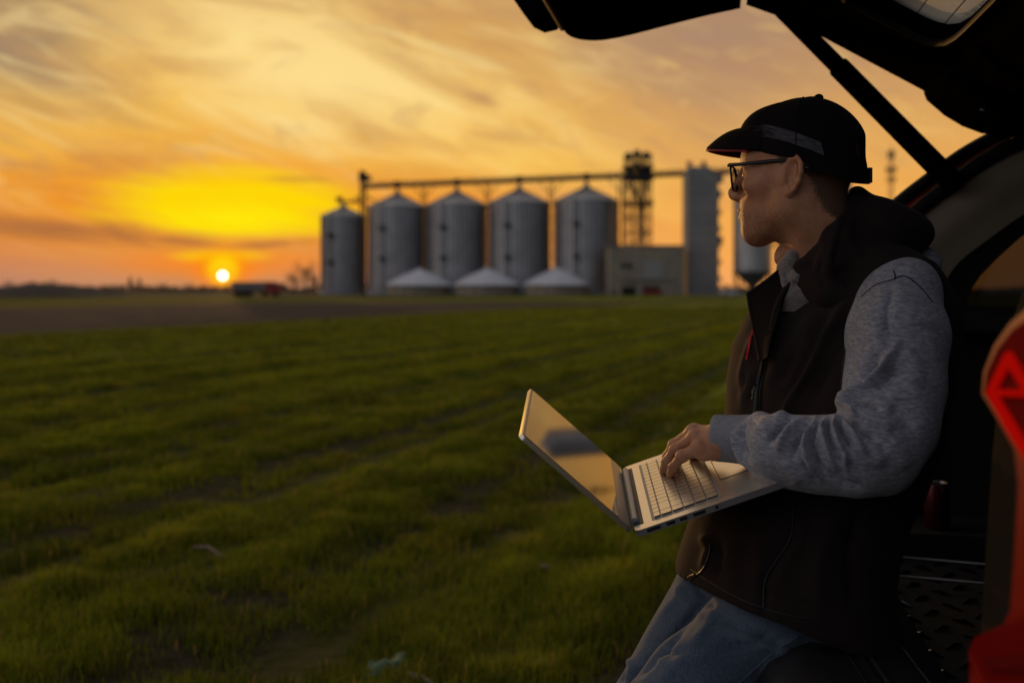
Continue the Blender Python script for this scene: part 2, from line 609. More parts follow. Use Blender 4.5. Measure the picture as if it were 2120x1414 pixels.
def build_grass():
    P, H, Wd, T = [], [], [], []

    def scatter(y0, y1, dens, h0, h1, w, margin=0.4):
        ymid = y1
        n = int((y1 - y0) * 2 * (0.56 * y1 + margin) * dens)
        Y = rng.uniform(y0, y1, n)
        X = rng.uniform(-1, 1, n) * (0.56 * ymid + margin)
        keep = (np.abs(X) < 0.545 * Y + margin) & ~((X > 0.42 + 0.1 * Y) & (Y < 3.0))
        X, Y = X[keep], Y[keep]
        q = row_q(X, Y)
        r = X * ROW[0] + Y * ROW[1]
        cl = 0.50 * vnoise(X * 4.3, Y * 4.3, 11) + 0.28 * vnoise(X * 1.1, Y * 1.1, 12) + 0.22 * vnoise(X * 9.5, Y * 9.5, 13)
        rows = 0.26 * vnoise(q * 0.8, r * 0.06, 9) + 0.32 * (0.5 + 0.5 * np.sin(q * 3.7 + 0.6 * vnoise(X * 0.9, Y * 0.9, 15))) + 0.42 * (0.5 + 0.5 * np.sin(q * 11.0 + 0.9 * vnoise(X * 1.5, Y * 1.5, 16)))
        wr = np.clip((Y - 4.0) / 8.0, 0, 1) * 0.30
        bare = (0.58 - wr) * cl + (0.42 + wr) * rows
        keep = bare > rng.uniform(0.30, 0.62, len(X)) + 0.05 * np.clip((6.0 - Y) / 2.5, 0, 1)
        keep &= q > -22.5
        X, Y, cl, rows = X[keep], Y[keep], cl[keep], rows[keep]
        hh = (h0 + (h1 - h0) * np.clip(cl * 1.7 - 0.35, 0, 1.2) * rng.uniform(0.45, 1.3, len(X))) * (0.6 + 0.75 * rows)
        T.append(np.clip(0.30 * rng.uniform(0, 1, len(X)) + 0.75 * (vnoise(X * 1.7, Y * 1.7, 41) * 0.6 + rows * 0.55) - 0.10, 0, 1) + 1.0 * (rng.uniform(0, 1, len(X)) < 0.025))
        P.append(np.stack([X, Y, ground_z(X, Y)], -1))
        H.append(hh)
        Wd.append(np.full(len(X), w) * rng.uniform(0.7, 1.3, len(X)))
    scatter(0.7, 2.2, 2600, 0.025, 0.135, 0.0030, 1.6)
    scatter(2.2, 4.2, 9000, 0.025, 0.135, 0.0028)
    scatter(4.2, 6.5, 5600, 0.025, 0.13, 0.0038)
    scatter(6.5, 10.5, 2600, 0.03, 0.125, 0.0060)
    scatter(10.5, 18, 900, 0.035, 0.12, 0.0105)
    scatter(18, 34, 170, 0.04, 0.11, 0.022)
    scatter(34, 70, 40, 0.04, 0.11, 0.045)
    P, H, Wd = np.concatenate(P), np.concatenate(H), np.concatenate(Wd)
    n = len(P)
    yaw = rng.uniform(0, 2 * np.pi, n)
    lean = rng.uniform(0.1, 0.85, n)
    side = np.stack([np.cos(yaw), np.sin(yaw), np.zeros(n)], -1)
    fw = np.stack([-np.sin(yaw), np.cos(yaw), np.zeros(n)], -1)
    up = np.array([0, 0, 1.0])
    h = H[:, None]
    w = Wd[:, None]
    ln = lean[:, None]
    b0 = P - up * 0.01
    m1 = P + up * h * 0.55 + fw * h * ln * 0.22
    tp = P + up * h * (1.0 - 0.35 * ln) + fw * h * ln * 0.85
    V = np.stack([b0 - side * w, b0 + side * w, m1 + side * w * 0.85, m1 - side * w * 0.85, tp], 1).reshape(-1, 3)
    o = np.arange(n) * 5
    tris = np.concatenate([np.stack([o, o + 1, o + 2], -1), np.stack([o, o + 2, o + 3], -1), np.stack([o + 3, o + 2, o + 4], -1)])
    g = make('grass', V, tris, leaf_material('grass_blades', (0.022, 0.040, 0.004), (0.330, 0.370, 0.010), (0.340, 0.280, 0.014), 0.5))
    a = g.data.attributes.new('tint', 'FLOAT', 'POINT')
    a.data.foreach_set('value', np.repeat(np.concatenate(T), 5).astype(np.float32))
    tag(g, 'short green winter crop grass growing over the field', 'grass', None, 'stuff')


build_grass()

M = {}
M['galv'] = mat('galvanised_steel', (0.40, 0.40, 0.39), 0.42, 0.75, (0.25, (0.52, 0.51, 0.50), 0.2))
M['galv_dark'] = mat('weathered_steel', (0.16, 0.17, 0.18), 0.6, 0.4)
M['steel_dark'] = mat('dark_steel', (0.05, 0.05, 0.052), 0.6, 0.3)
M['white_sheet'] = mat('white_roof_sheet', (0.74, 0.75, 0.76), 0.5, 0.0, (0.5, (0.60, 0.60, 0.60), 0.3))
M['beige'] = mat('beige_render', (0.44, 0.37, 0.25), 0.9, 0, (0.4, (0.26, 0.22, 0.16), 0.3))
M['concrete'] = mat('grey_concrete', (0.37, 0.36, 0.34), 0.9, 0, (0.2, (0.26, 0.26, 0.25), 0.25))
M['plinth'] = mat('pale_concrete', (0.36, 0.35, 0.33), 0.9)
M['dark_open'] = mat('dark_opening', (0.01, 0.01, 0.01), 0.9)
M['win'] = mat('window_glass', (0.03, 0.035, 0.04), 0.1)
M['truck_white'] = mat('trailer_white', (0.20, 0.19, 0.19), 0.6)
M['truck_red'] = mat('truck_red', (0.35, 0.02, 0.02), 0.4)
M['rubber'] = mat('rubber', (0.012, 0.012, 0.012), 0.8)
M['bark'] = mat('bark', (0.07, 0.055, 0.045), 0.9)
M['twig'] = leaf_material('twigs', (0.13, 0.095, 0.075), (0.17, 0.125, 0.09), (0.15, 0.11, 0.08), 0.1)  # lightened colours stand in for haze over the far bare trees
M['bush'] = leaf_material('bush_leaves', (0.10, 0.08, 0.06), (0.15, 0.12, 0.08), (0.14, 0.10, 0.07), 0.2)
M['mound'] = mat('mound_soil', (0.050, 0.040, 0.030), 0.95, 0, (0.6, (0.075, 0.060, 0.036), 0.25), (1.5, 0.6, 0.4))


# ------------------------------------------------------------------ grain plant
def px_at(px, D):
    return (px - 1060) / F * D


def z_at(py, D):
    return HC + (600 - py) / F * D


def silo(name, x, y, rad, eave, peak, label, group):
    s = thing(name, (x, y, 0), label, 'silo', group)
    m = MB()
    prof, zz = [], 1.2
    nring = 15
    dz = (eave - 1.2) / nring
    for i in range(nring):
        prof += [(rad, zz), (rad + 0.05, zz + dz * 0.5), (rad, zz + dz * 0.97)]
        zz += dz
    prof.append((rad, eave))
    m.lathe((x, y, 0), prof, 64)
    m.build('wall', M['galv'], s, smooth=30)
    m = MB()
    for i in range(40):
        a = 2 * math.pi * i / 40
        m.box((x + (rad + 0.10) * math.cos(a), y + (rad + 0.10) * math.sin(a), (eave + 1.2) / 2), (0.12, 0.2, eave - 1.25), a)
    m.build('stiffener', M['galv_dark'], s)
    m = MB()
    m.lathe((x, y, 0), [(rad + 0.35, eave - 0.25), (rad + 0.35, eave), (0.9, peak - 0.3), (0.9, peak + 0.5), (0.5, peak + 0.6)], 48)
    for i in range(24):
        a = 2 * math.pi * i / 24
        m.tube([(x + (rad + 0.3) * math.cos(a), y + (rad + 0.3) * math.sin(a), eave + 0.12), (x + 0.9 * math.cos(a), y + 0.9 * math.sin(a), peak - 0.2)], 0.09, 4)
    m.build('roof', M['galv'], s, smooth=20)
    m = MB()
    m.lathe((x, y, 0), [(rad + 0.5, -0.3), (rad + 0.5, 1.2)], 48)
    m.build('foundation', M['plinth'], s, smooth=30)
    m = MB()
    a = R(-112)
    lx, ly = x + (rad + 0.45) * math.cos(a), y + (rad + 0.45) * math.sin(a)
    for sx in (-0.3, 0.3):
        m.tube([(lx + sx, ly, 0.5), (lx + sx, ly, eave + 0.6)], 0.07, 5)
    zz = 1.0
    while zz < eave:
        m.box((lx, ly, zz), (0.7, 0.08, 0.08))
        zz += 0.6
    for zz in (eave * 0.38, eave * 0.72):
        m.box((lx, ly - 0.3, zz), (1.5, 1.1, 0.25))
        m.box((lx, ly - 0.8, zz + 0.6), (1.5, 0.08, 1.0))
    m.build('ladder', M['steel_dark'], s)
    return s


SILO_POS = []
labels = ['tall ribbed grain silo nearest the small end silo, beside the lone elevator leg',
          'tall ribbed grain silo second from the small end silo',
          'tall ribbed grain silo third from the small end silo, behind the middle white roof',
          'tall ribbed grain silo next to the beige building and steel tower']
first = None
for (pc, D, lb) in zip((823, 946, 1075, 1214), (266, 260, 254, 248), labels):
    x = px_at(pc, D)
    SILO_POS.append((x, D))
    if first is None:
        first = silo('grain_silo', x, D, 7.8, 23.2, 27.0, lb, 'row of tall grain silos')
    else:
        copy_thing(first, (x, D, 0), lb)
silo('grain_silo', px_at(711, 272), 272, 6.0, 21.2, 24.0, 'smaller shorter grain silo at the open end of the row', 'row of tall grain silos')


def conveyor():
    s = thing('conveyor_bridge', (SILO_POS[0][0], SILO_POS[0][1], 0), 'long dark conveyor bridge running along the silo roof peaks', 'conveyor')
    A = np.array([px_at(752, 269), 269, 29.3])
    B = np.array([px_at(1540, 234), 234, 29.3])
    d = (B - A) / np.linalg.norm(B - A)
    yaw = math.atan2(d[1], d[0])
    L = np.linalg.norm(B - A)
    m = MB()
    m.box((A + B) / 2 + np.array([0, 0, -0.5]), (L, 1.6, 0.5), yaw)
    m.box((A + B) / 2 + np.array([0, 0, 0.1]), (L, 0.7, 0.5), yaw)
    m.build('deck', M['steel_dark'], s)
    m = MB()
    nrm = np.array([-d[1], d[0], 0])
    for sgn in (-1, 1):
        m.tube([A + nrm * 0.8 * sgn + np.array([0, 0, 0.75]), B + nrm * 0.8 * sgn + np.array([0, 0, 0.75])], 0.06, 4)
        n = int(L / 2.5)
        for i in range(n + 1):
            p = A + d * (L * i / n) + nrm * 0.8 * sgn
            m.tube([p + np.array([0, 0, -0.3]), p + np.array([0, 0, 0.75])], 0.05, 4)
    m.build('railing', M['steel_dark'], s)
    for (pc, D) in ((880, 266), (1010, 260), (1140, 253), (1283, 246)):
        t = (px_at(pc, D) - A[0]) / (B[0] - A[0])
        p = A + (B - A) * t
        m = MB()
        for sx in (-0.55, 0.55):
            m.box((p[0] + sx, p[1], 14.3), (0.28, 0.28, 28.6))
        for i in range(12):
            z0, z1 = 1 + i * 2.25, 1 + (i + 1) * 2.25
            sg = 1 if i % 2 else -1
            m.tube([(p[0] - 0.55 * sg, p[1], z0), (p[0] + 0.55 * sg, p[1], z1)], 0.08, 4)
        for sx in (-3.2, 3.2):
            m.tube([(p[0], p[1], 25.2), (p[0] + sx, p[1] - sx * 0.3, 28.7)], 0.12, 4)
        m.build('support_post', M['steel_dark'], s)
    for (x, D) in SILO_POS:
        t = (x - A[0]) / (B[0] - A[0])
        p = A + (B - A) * t
        m = MB()
        m.tube([(p[0], p[1], 28.8), (x, D, 27.4)], 0.4, 8)
        m.box((p[0], p[1], 29.6), (1.6, 1.4, 1.2))
        m.build('discharge_spout', M['steel_dark'], s)


conveyor()


def elevator_leg():
    D = 269
    x = px_at(752, D)
    s = thing('bucket_elevator', (x, D, 0), 'thin elevator leg with a boxy head between the small silo and its neighbour', 'elevator')
    m = MB()
    for sx in (-0.55, 0.55):
        m.box((x + sx, D, 15.5), (0.6, 0.8, 31))
    m.build('leg', M['steel_dark'], s)
    m = MB()
    m.box((x, D, 31.5), (2.4, 1.5, 2.0)).box((x - 0.2, D, 32.9), (1.6, 1.2, 0.9)).box((x + 1.66, D, 31.4), (1.0, 1.0, 1.2))
    m.build('head', M['steel_dark'], s, bevel=0.1)
    m = MB()
    xs = px_at(711, 272)
    m.box(((x + px_at(700, 272)) / 2, 271, 25.2), (x - px_at(700, 272), 1.0, 0.6))
    m.tube([(x, D, 27.5), (x - 2.5, D, 25.4)], 0.25, 6)
    m.tube([(xs, 272, 25.2), (xs, 272, 23.8)], 0.35, 6)
    m.box((px_at(704, 272), 271, 26.0), (1.6, 1.2, 1.0))
    m.tube([(x + 0.5, D, 27.0), (x + 4.0, D, 24.6)], 0.22, 6)
    m.build('side_conveyor', M['steel_dark'], s)
    for i in range(10):
        MB().box((x + 1.3, D - 0.8, 2 + i * 2.6), (1.4, 1.0, 0.12)).build('platform', M['steel_dark'], s)


elevator_leg()


def steel_tower():
    D = 240
    x = px_at(1320, D)
    s = thing('elevator_tower', (x, D, 0), 'open steel elevator tower with crowded dark machine heads on top', 'tower')
    hw = 2.9
    top = z_at(322, D)
    m = MB()
    for sx in (-1, 1):
        for sy in (-1, 1):
            m.box((x + sx * hw, D + sy * hw, top / 2), (0.34, 0.34, top))
    zs = np.linspace(0.5, top - 0.5, 10)
    for i, zz in enumerate(zs):
        m.box((x, D - hw, zz), (2 * hw, 0.2, 0.2)).box((x, D + hw, zz), (2 * hw, 0.2, 0.2))
        m.box((x - hw, D, zz), (0.2, 2 * hw, 0.2)).box((x + hw, D, zz), (0.2, 2 * hw, 0.2))
        if i < len(zs) - 1:
            sg = 1 if i % 2 else -1
            for sy in (-1, 1):
                m.tube([(x - sg * hw, D + sy * hw, zz), (x + sg * hw, D + sy * hw, zs[i + 1])], 0.09, 4)
    m.build('frame', M['steel_dark'], s)
    for dx in (-1.2, 0.3, 1.4):
        m = MB()
        for sx in (-0.28, 0.28):
            m.box((x + dx + sx, D, top / 2), (0.36, 0.5, top - 1))
        m.build('elevator_pipe', M['steel_dark'], s)
    for dx, zt in ((-2.3, 0.4), (-0.2, 1.0), (2.0, 0.6)):
        m = MB()
        m.lathe((x + dx, D - 0.4, top - 1.6 + zt), [(0.95, 0), (1.05, 0.9), (0.8, 1.6), (0.3, 1.9)], 12)
        m.build('head', M['steel_dark'], s)
        MB().box((x + dx, D, top - 3.4 + zt), (1.6, 1.6, 1.3)).build('drive_box', M['steel_dark'], s)
    for zz in (z_at(350, D), z_at(373, D), z_at(425, D)):
        fl = MB().box((x, D, zz), (2 * hw + 1.4, 2 * hw + 1.4, 0.22)).build('platform', M['steel_dark'], s)
        m = MB()
        for sy in (-1, 1):
            m.box((x, D + sy * (hw + 0.7), zz + 1.0), (2 * hw + 1.4, 0.06, 0.10))
            m.box((x, D + sy * (hw + 0.7), zz + 0.55), (2 * hw + 1.4, 0.06, 0.08))
        for sx in (-1, 1):
            m.box((x + sx * (hw + 0.7), D, zz + 1.0), (0.06, 2 * hw + 1.4, 0.10))
        m.build('railing', M['steel_dark'], fl)
    for dx, zz in ((-1.9, z_at(362, D)), (0.1, z_at(360, D)), (1.9, z_at(363, D))):
        MB().box((x + dx, D - 1, zz), (1.25, 1.4, 2.1)).build('motor_box', M['steel_dark'], s, bevel=0.1)
    m = MB()
    m.tube([(x - 1.5, D - 1.5, z_at(380, D)), (x + 0.6, D - 1.5, z_at(432, D)), (x + 0.6, D - 1.5, z_at(500, D))], 0.4, 8)
    m.tube([(x + 2.0, D - 1.5, z_at(378, D)), (x + 0.9, D - 1.5, z_at(440, D))], 0.35, 8)
    m.build('chute', M['steel_dark'], s)


steel_tower()


def concrete_tower():
    D = 236
    x0, x1 = px_at(1418, D), px_at(1482, D)
    x = (x0 + x1) / 2
    w = x1 - x0
    top = z_at(362, D)
    s = thing('grain_dryer', (x, D, 0), 'plain grey block tower with two dark vents on its roof', 'tower')
    m = MB()
    m.box((x, D, top / 2), (w, w * 0.95, top))
    m.build('wall', M['concrete'], s, bevel=0.08)
    m = MB()
    for i in range(1, 12):
        m.box((x, D - w * 0.475 - 0.02, top * i / 12), (w, 0.06, 0.09))
    m.build('panel_joint', M['galv_dark'], s)
    m = MB()
    m.prism([(x0, D - w * 0.4, top), (x1 - 1.2, D - w * 0.4, top), (x1 - 2.0, D - w * 0.4, top + 1.6), (x0 + 0.6, D - w * 0.4, top + 1.6)], (0, w * 0.8, 0))
    m.build('roof', M['concrete'], s)
    for pc in (1427, 1457):
        m = MB()
        m.lathe((px_at(pc, D), D, top + 1.6), [(0.45, 0), (0.45, 0.7), (0.7, 0.8), (0.7, 1.3), (0.2, 1.6)], 12)
        m.build('vent', M['steel_dark'], s, smooth=30)
    for zz in np.linspace(3.5, top - 1.5, 7):
        MB().box((x1 + 0.45, D - 0.5, zz), (1.1, 2.2, 0.25)).box((x1 + 0.95, D - 0.5, zz + 0.56), (0.08, 2.2, 0.9)).build('platform', M['galv_dark'], s)
    MB().box((x1 + 0.25, D + 1, top / 2), (0.3, 0.3, top)).build('pipe', M['galv_dark'], s)
    for zz, w2 in ((z_at(497, D), 1.5), (z_at(402, D), 1.2), (z_at(372, D), 1.7)):
        MB().box((x1 + 0.6, D - 0.5, zz), (w2, 2.0, w2)).build('fan_box', M['galv_dark'], s, bevel=0.1)


concrete_tower()


def hopper_bin(pc=1558, pe=1597, ptop=395, D=225, label='narrow hopper bottom silo standing on steel legs behind the man', pole=True):
    x = px_at(pc, D)
    rad = px_at(pe, D) - x
    s = thing('hopper_silo', (x, D, 0), label, 'silo')
    zb, zt = z_at(563, D), z_at(ptop, D)
    m = MB()
    prof = []
    for i in range(14):
        z0 = zb + (zt - zb) * i / 14
        prof += [(rad, z0), (rad + 0.05, z0 + 0.6)]
    m.lathe((x, D, 0), prof + [(rad, zt)], 40)
    m.build('wall', M['galv'], s, smooth=30)
    m = MB()
    m.lathe((x, D, 0), [(rad + 0.2, zt), (0.5, zt + 2.2), (0.4, zt + 2.6)], 32)
    m.build('roof', M['galv'], s, smooth=30)
    m = MB()
    m.lathe((x, D, 0), [(0.4, 1.4), (rad, zb)], 32)
    m.build('hopper', M['galv_dark'], s, smooth=30)
    for i in range(8):
        a = 2 * math.pi * (i + 0.5) / 8
        m = MB()
        m.box((x + rad * math.cos(a), D + rad * math.sin(a), zb / 2), (0.25, 0.25, zb + 0.5), a)
        m.build('leg', M['steel_dark'], s)
    m = MB()
    for i in range(8):
        a, b = 2 * math.pi * (i + 0.5) / 8, 2 * math.pi * (i + 1.5) / 8
        m.tube([(x + rad * math.cos(a), D + rad * math.sin(a), 0.3), (x + rad * math.cos(b), D + rad * math.sin(b), zb)], 0.08, 4)
    m.build('brace', M['steel_dark'], s)
    if not pole:
        return
    # thin elevator pole beside it
    D = 228
    x = px_at(1612, D)
    e = thing('loading_leg', (x, D, 0), 'thin loading elevator pole beside the hopper silo', 'elevator')
    m = MB()
    m.box((x - 0.3, D, 7), (0.35, 0.5, 14)).box((x + 0.5, D, 7), (0.35, 0.5, 14))
    m.build('leg', M['steel_dark'], e)
    m = MB()
    m.box((x, D, 14.3), (1.6, 1.2, 1.5)).tube([(x, D, 13.6), (x - 2.4, D - 0.5, 9.5)], 0.2, 6)
    m.build('head', M['steel_dark'], e)


hopper_bin()
hopper_bin(1728, 1762, 272, 222, 'unseen tall hopper silo behind the capped head, added to be mirrored in the laptop screen', False)  # added out of view so that a dark band reflects in the screen


def plant_building():
    D = 232
    x0, x1 = px_at(1258, D), px_at(1410, D)
    top = z_at(512, D)
    w = x1 - x0
    s = thing('plant_building', ((x0 + x1) / 2, D, 0), 'square beige two storey plant building with dark loading doors', 'building')
    y0 = D - 4
    m = MB()
    m.box(((x0 + x1) / 2, D, top / 2), (w, 8, top))
    m.build('wall', M['beige'], s)
    m = MB()
    m.box(((x0 + x1) / 2, D, top + 0.15), (w + 0.4, 8.4, 0.3))
    m.build('roof', M['galv_dark'], s)
    m = MB()
    m.box(((x0 + x1) / 2 - 0.1, y0 - 0.35, z_at(578, D)), (w * 0.72, 0.6, 0.3))
    m.build('canopy', M['plinth'], s)
    def panel(name, a, b, c, d, mt):
        q = MB()
        xa, xb, za, zb = px_at(a, y0), px_at(b, y0), z_at(d, y0), z_at(c, y0)
        za = max(za, 0.02)
        q.box(((xa + xb) / 2, y0 - 0.03, (za + zb) / 2), (xb - xa, 0.12, zb - za))
        return q.build(name, mt, s)
    for (a, b) in ((1285, 1294), (1297, 1308)):
        panel('window', a, b, 544, 557, M['win'])
    panel('loading_door', 1287, 1316, 594, 614, M['dark_open'])
    panel('loading_door', 1330, 1366, 593, 614, M['dark_open'])
    panel('door', 1266, 1275, 598, 614, M['dark_open'])
    panel('wall_panel', 1330, 1372, 540, 575, M['plinth'])
    m = MB()
    for pc in (1270, 1322, 1378, 1396):
        m.box((px_at(pc, y0), y0 - 0.12, top / 2), (0.35, 0.22, top - 0.1))
    m.build('pilaster', M['plinth'], s)


plant_building()

def flat_store(pc, D, label):
    x = px_at(pc, D)
    s = thing('storage_bin', (x, D, 0), label, 'storage bin', 'low round bins with white conical roofs')
    rad = 69 / F * D
    m = MB()
    m.lathe((x, D, 0), [(rad * 0.93, -0.2), (rad * 0.93, 2.6)], 32)
    for i in range(16):
        a = 2 * math.pi * i / 16
        m.box((x + rad * 0.94 * math.cos(a), D + rad * 0.94 * math.sin(a), 1.2), (0.2, 0.25, 2.4), a)
    m.build('wall', M['beige'], s, smooth=30)
    m = MB()
    m.lathe((x, D, 0), [(rad * 1.0, 2.3), (rad * 1.0, 2.5), (rad * 0.72, 3.85), (rad * 0.38, 5.25), (0.4, 6.35), (0.3, 6.7)], 40)
    for i in range(20):
        a = 2 * math.pi * i / 20
        ca, sa = math.cos(a), math.sin(a)
        m.tube([(x + rad * ca, D + rad * sa, 2.56), (x + rad * .72 * ca, D + rad * .72 * sa, 3.9), (x + rad * .38 * ca, D + rad * .38 * sa, 5.3), (x + .4 * ca, D + .4 * sa, 6.35)], 0.06, 4)
    m.build('roof', M['white_sheet'], s, smooth=20)



flat_store(868, 244, 'low round bin with white cone roof, in front of the first two tall silos')
flat_store(1008, 240, 'low round bin with white cone roof, middle one of three')
flat_store(1152, 236, 'low round bin with white cone roof, closest to the beige building')


def mast():
    D = 330
    x = px_at(1845, D)
    top = z_at(303, D)
    s = thing('radio_mast', (x, D, 0), 'slender lattice radio mast with antenna clusters beyond the car', 'mast')
    m = MB()
    hw = 0.75
    cs = [(x + hw * math.cos(a), D + hw * math.sin(a)) for a in (R(-90), R(30), R(150))]
    for c in cs:
        m.tube([(c[0], c[1], 0), (c[0], c[1], top - 4)], 0.12, 5)
    zz, i = 0.0, 0
    while zz < top - 6:
        for j in range(3):
            a, b = cs[j], cs[(j + 1) % 3]
            if i % 2:
                a, b = b, a
            m.tube([(a[0], a[1], zz), (b[0], b[1], zz + 1.5)], 0.05, 4)
        zz += 1.5
        i += 1
    m.tube([(x, D, top - 5), (x, D, top)], 0.1, 5)
    m.build('lattice', M['steel_dark'], s)
    for zc, n, rr, hh in ((z_at(320, D), 6, 1.0, 2.6), (z_at(352, D), 6, 1.5, 2.0), (z_at(372, D), 5, 1.4, 1.6)):
        m = MB()
        for j in range(n):
            a = 2 * math.pi * j / n + 0.3
            m.box((x + rr * math.cos(a), D + rr * math.sin(a), zc), (0.3, 0.45, hh), a)
            m.tube([(x, D, zc), (x + rr * math.cos(a), D + rr * math.sin(a), zc)], 0.05, 4)
        m.build('antenna', M['steel_dark'], s)


mast()


def truck():
    D = 200
    xa, xb, xc = px_at(482, D), px_at(551, D), px_at(581, D)
    zt = z_at(584, D)
    s = thing('tipper_truck', ((xa + xc) / 2, D, 0), 'parked lorry with a red cab and pale trailer below the setting sun', 'truck')
    m = MB()
    m.box(((xa + xb) / 2, D, (zt + 1.3) / 2), (xb - xa, 2.5, zt - 1.3))
    for i in range(9):
        m.box((xa + (xb - xa) * (i + 0.5) / 9, D - 1.28, (zt + 1.3) / 2), (0.1, 0.06, zt - 1.4))
    m.build('trailer', M['truck_white'], s)
    m = MB()
    y0 = D - 1.2
    m.prism([(xb + 0.3, y0, 0.7), (xc, y0, 0.7), (xc, y0, 1.7), (xc - 0.35, y0, zt - 0.15), (xb + 1.2, y0, zt + 0.1), (xb + 0.3, y0, zt - 0.2)], (0, 2.4, 0))
    cab = m.build('cab', M['truck_red'], s, bevel=0.06)
    m = MB()
    m.box((xc - 1.1, D - 1.21, 2.15), (1.0, 0.04, 0.7))
    m.build('window', M['win'], cab)
    m = MB()
    m.box(((xa + xc) / 2, D, 0.95), (xc - xa - 0.6, 1.2, 0.3))
    m.build('chassis', M['steel_dark'], s)
    for wx in (xa + 0.9, xa + 2.1, xa + 3.3, xb - 0.2, xc - 1.0):
        m = MB()
        m.tube([(wx, D - 1.22, 0.5), (wx, D + 1.22, 0.5)], 0.5, 16)
        m.build('wheel', M['rubber'], s)


truck()


def small_car(name, pc, D, label, mt):
    x = px_at(pc, D)
    s = thing(name, (x, D, 0), label, 'car')
    m = MB()
    y0 = D - 0.85
    m.prism([(x - 2.1, y0, 0.35), (x + 2.1, y0, 0.35), (x + 2.1, y0, 0.8), (x + 1.3, y0, 0.95), (x - 1.9, y0, 0.98), (x - 2.1, y0, 0.85)], (0, 1.7, 0))
    m.prism([(x - 1.75, y0 + 0.1, 0.95), (x + 1.25, y0 + 0.1, 0.93), (x + 0.5, y0 + 0.1, 1.45), (x - 1.3, y0 + 0.1, 1.45)], (0, 1.5, 0))
    m.build('body', mt, s, bevel=0.05)
    m = MB()
    m.prism([(x - 1.5, y0 + 0.09, 1.0), (x + 0.95, y0 + 0.09, 1.0), (x + 0.42, y0 + 0.09, 1.37), (x - 1.2, y0 + 0.09, 1.37)], (0, -0.02, 0))
    m.build('window', M['win'], s)
    for wx in (-1.3, 1.35):
        for wy in (-0.8, 0.8):
            m = MB()
            m.tube([(x + wx, D + wy - 0.1, 0.32), (x + wx, D + wy + 0.1, 0.32)], 0.32, 14)
            m.build('wheel', M['rubber'], s)


small_car('parked_car', 1512, 214, 'white parked car far off below the hopper silo', mat('car_white', (0.7, 0.7, 0.7), 0.35))
small_car('parked_car', 1352, 215, 'red parked car by the beige building loading door', mat('car_red', (0.35, 0.02, 0.015), 0.35))


# ------------------------------------------------------------------ distant trees and mound
def bare_tree(x, y, h, spread, label, seed, group='bare trees along the horizon', name='bare_tree', nclump=700, conic=False, mt=None):
    r = np.random.default_rng(seed)
    t = thing(name, (x, y, 0), label, 'tree', group)
    m = MB()
    m.tube([(x, y, -0.2), (x + 0.02 * h, y, h * 0.3), (x, y, h * 0.75)], [h * 0.030, h * 0.02, h * 0.006], 6)
    tips = []
    nb = 16
    for i in range(nb):
        a = r.uniform(0, 2 * math.pi)
        z0 = h * r.uniform(0.18, 0.65)
        ln = spread * r.uniform(0.5, 1.0) * (1.15 - z0 / h if conic else 1.0)
        e = (x + ln * math.cos(a), y + ln * math.sin(a), min(h, z0 + ln * r.uniform(0.5, 1.2)))
        md = ((x + e[0]) / 2, (y + e[1]) / 2, z0 + (e[2] - z0) * 0.35)
        m.tube([(x, y, z0), md, e], [h * 0.011, h * 0.007, h * 0.003], 4)
        tips += [np.array(e), np.array(md)]
    m.build('trunk', M['bark'], t)
    n = nclump
    tp = np.array(tips)[r.integers(0, len(tips), n)]
    c = tp + r.normal(0, 1, (n, 3)) * np.array([spread * 0.24, spread * 0.24, h * 0.085])
    c[:, 2] = np.clip(c[:, 2], h * 0.06, h * 1.02)
    d = r.normal(0, 1, (n, 3)) + np.array([0, 0, 0.8])
    d /= np.linalg.norm(d, axis=1)[:, None]
    L = h * r.uniform(0.04, 0.11, n)[:, None]
    s = np.cross(d, r.normal(0, 1, (n, 3)))
    s /= np.linalg.norm(s, axis=1)[:, None]
    wd = h * 0.006 * (1.8 if conic else 1.0)
    V = np.stack([c - s * wd, c + s * wd, c + d * L], 1).reshape(-1, 3)
    cr = make('crown', V, np.arange(n * 3).reshape(-1, 3), mt or M['twig'], t)
    a = cr.data.attributes.new('tint', 'FLOAT', 'POINT')
    a.data.foreach_set('value', np.repeat(r.uniform(0, 1, n), 3).astype(np.float32))


def tree_px(pc, py_top, D, wpx, label, seed, **kw):
    bare_tree(px_at(pc, D), D, z_at(py_top, D), wpx / F * D, label, seed, **kw)


tree_px(632, 540, 300, 26, 'largest bare tree standing just beside the small end silo', 1)
tree_px(608, 556, 290, 17, 'bare tree between the lorry cab and the big bare tree', 2)
tree_px(650, 560, 255, 10, 'low bare shrubby tree touching the small end silo', 3)
tree_px(270, 566, 520, 4, 'taller of two thin poplars left of the sun', 4, name='poplar_tree', conic=True)
tree_px(289, 571, 520, 4, 'shorter of two thin poplars left of the sun', 5, name='poplar_tree', conic=True)
tree_px(336, 583, 480, 8, 'small dark bushy tree between the poplars and the sun', 6)
tree_px(236, 588, 500, 9, 'faint low tree just left of the poplar pair', 7)
tree_px(110, 576, 430, 13, 'round bare tree rising behind the earth mound', 8)
tree_px(16, 580, 430, 14, 'bare tree at the outer end of the mound by the picture edge', 9)
tree_px(392, 586, 520, 12, 'faint low bare tree nearest the sun on its left', 10)
tree_px(420, 590, 540, 9, 'tiny bare tree directly left below the sun', 11)
tree_px(585, 583, 300, 10, 'small bare tree behind the red lorry cab', 12)
tree_px(1500, 584, 300, 9, 'small bare tree between the block tower and hopper silo', 13)
tree_px(1622, 590, 320, 10, 'small bare tree right of the hopper silo legs', 14)


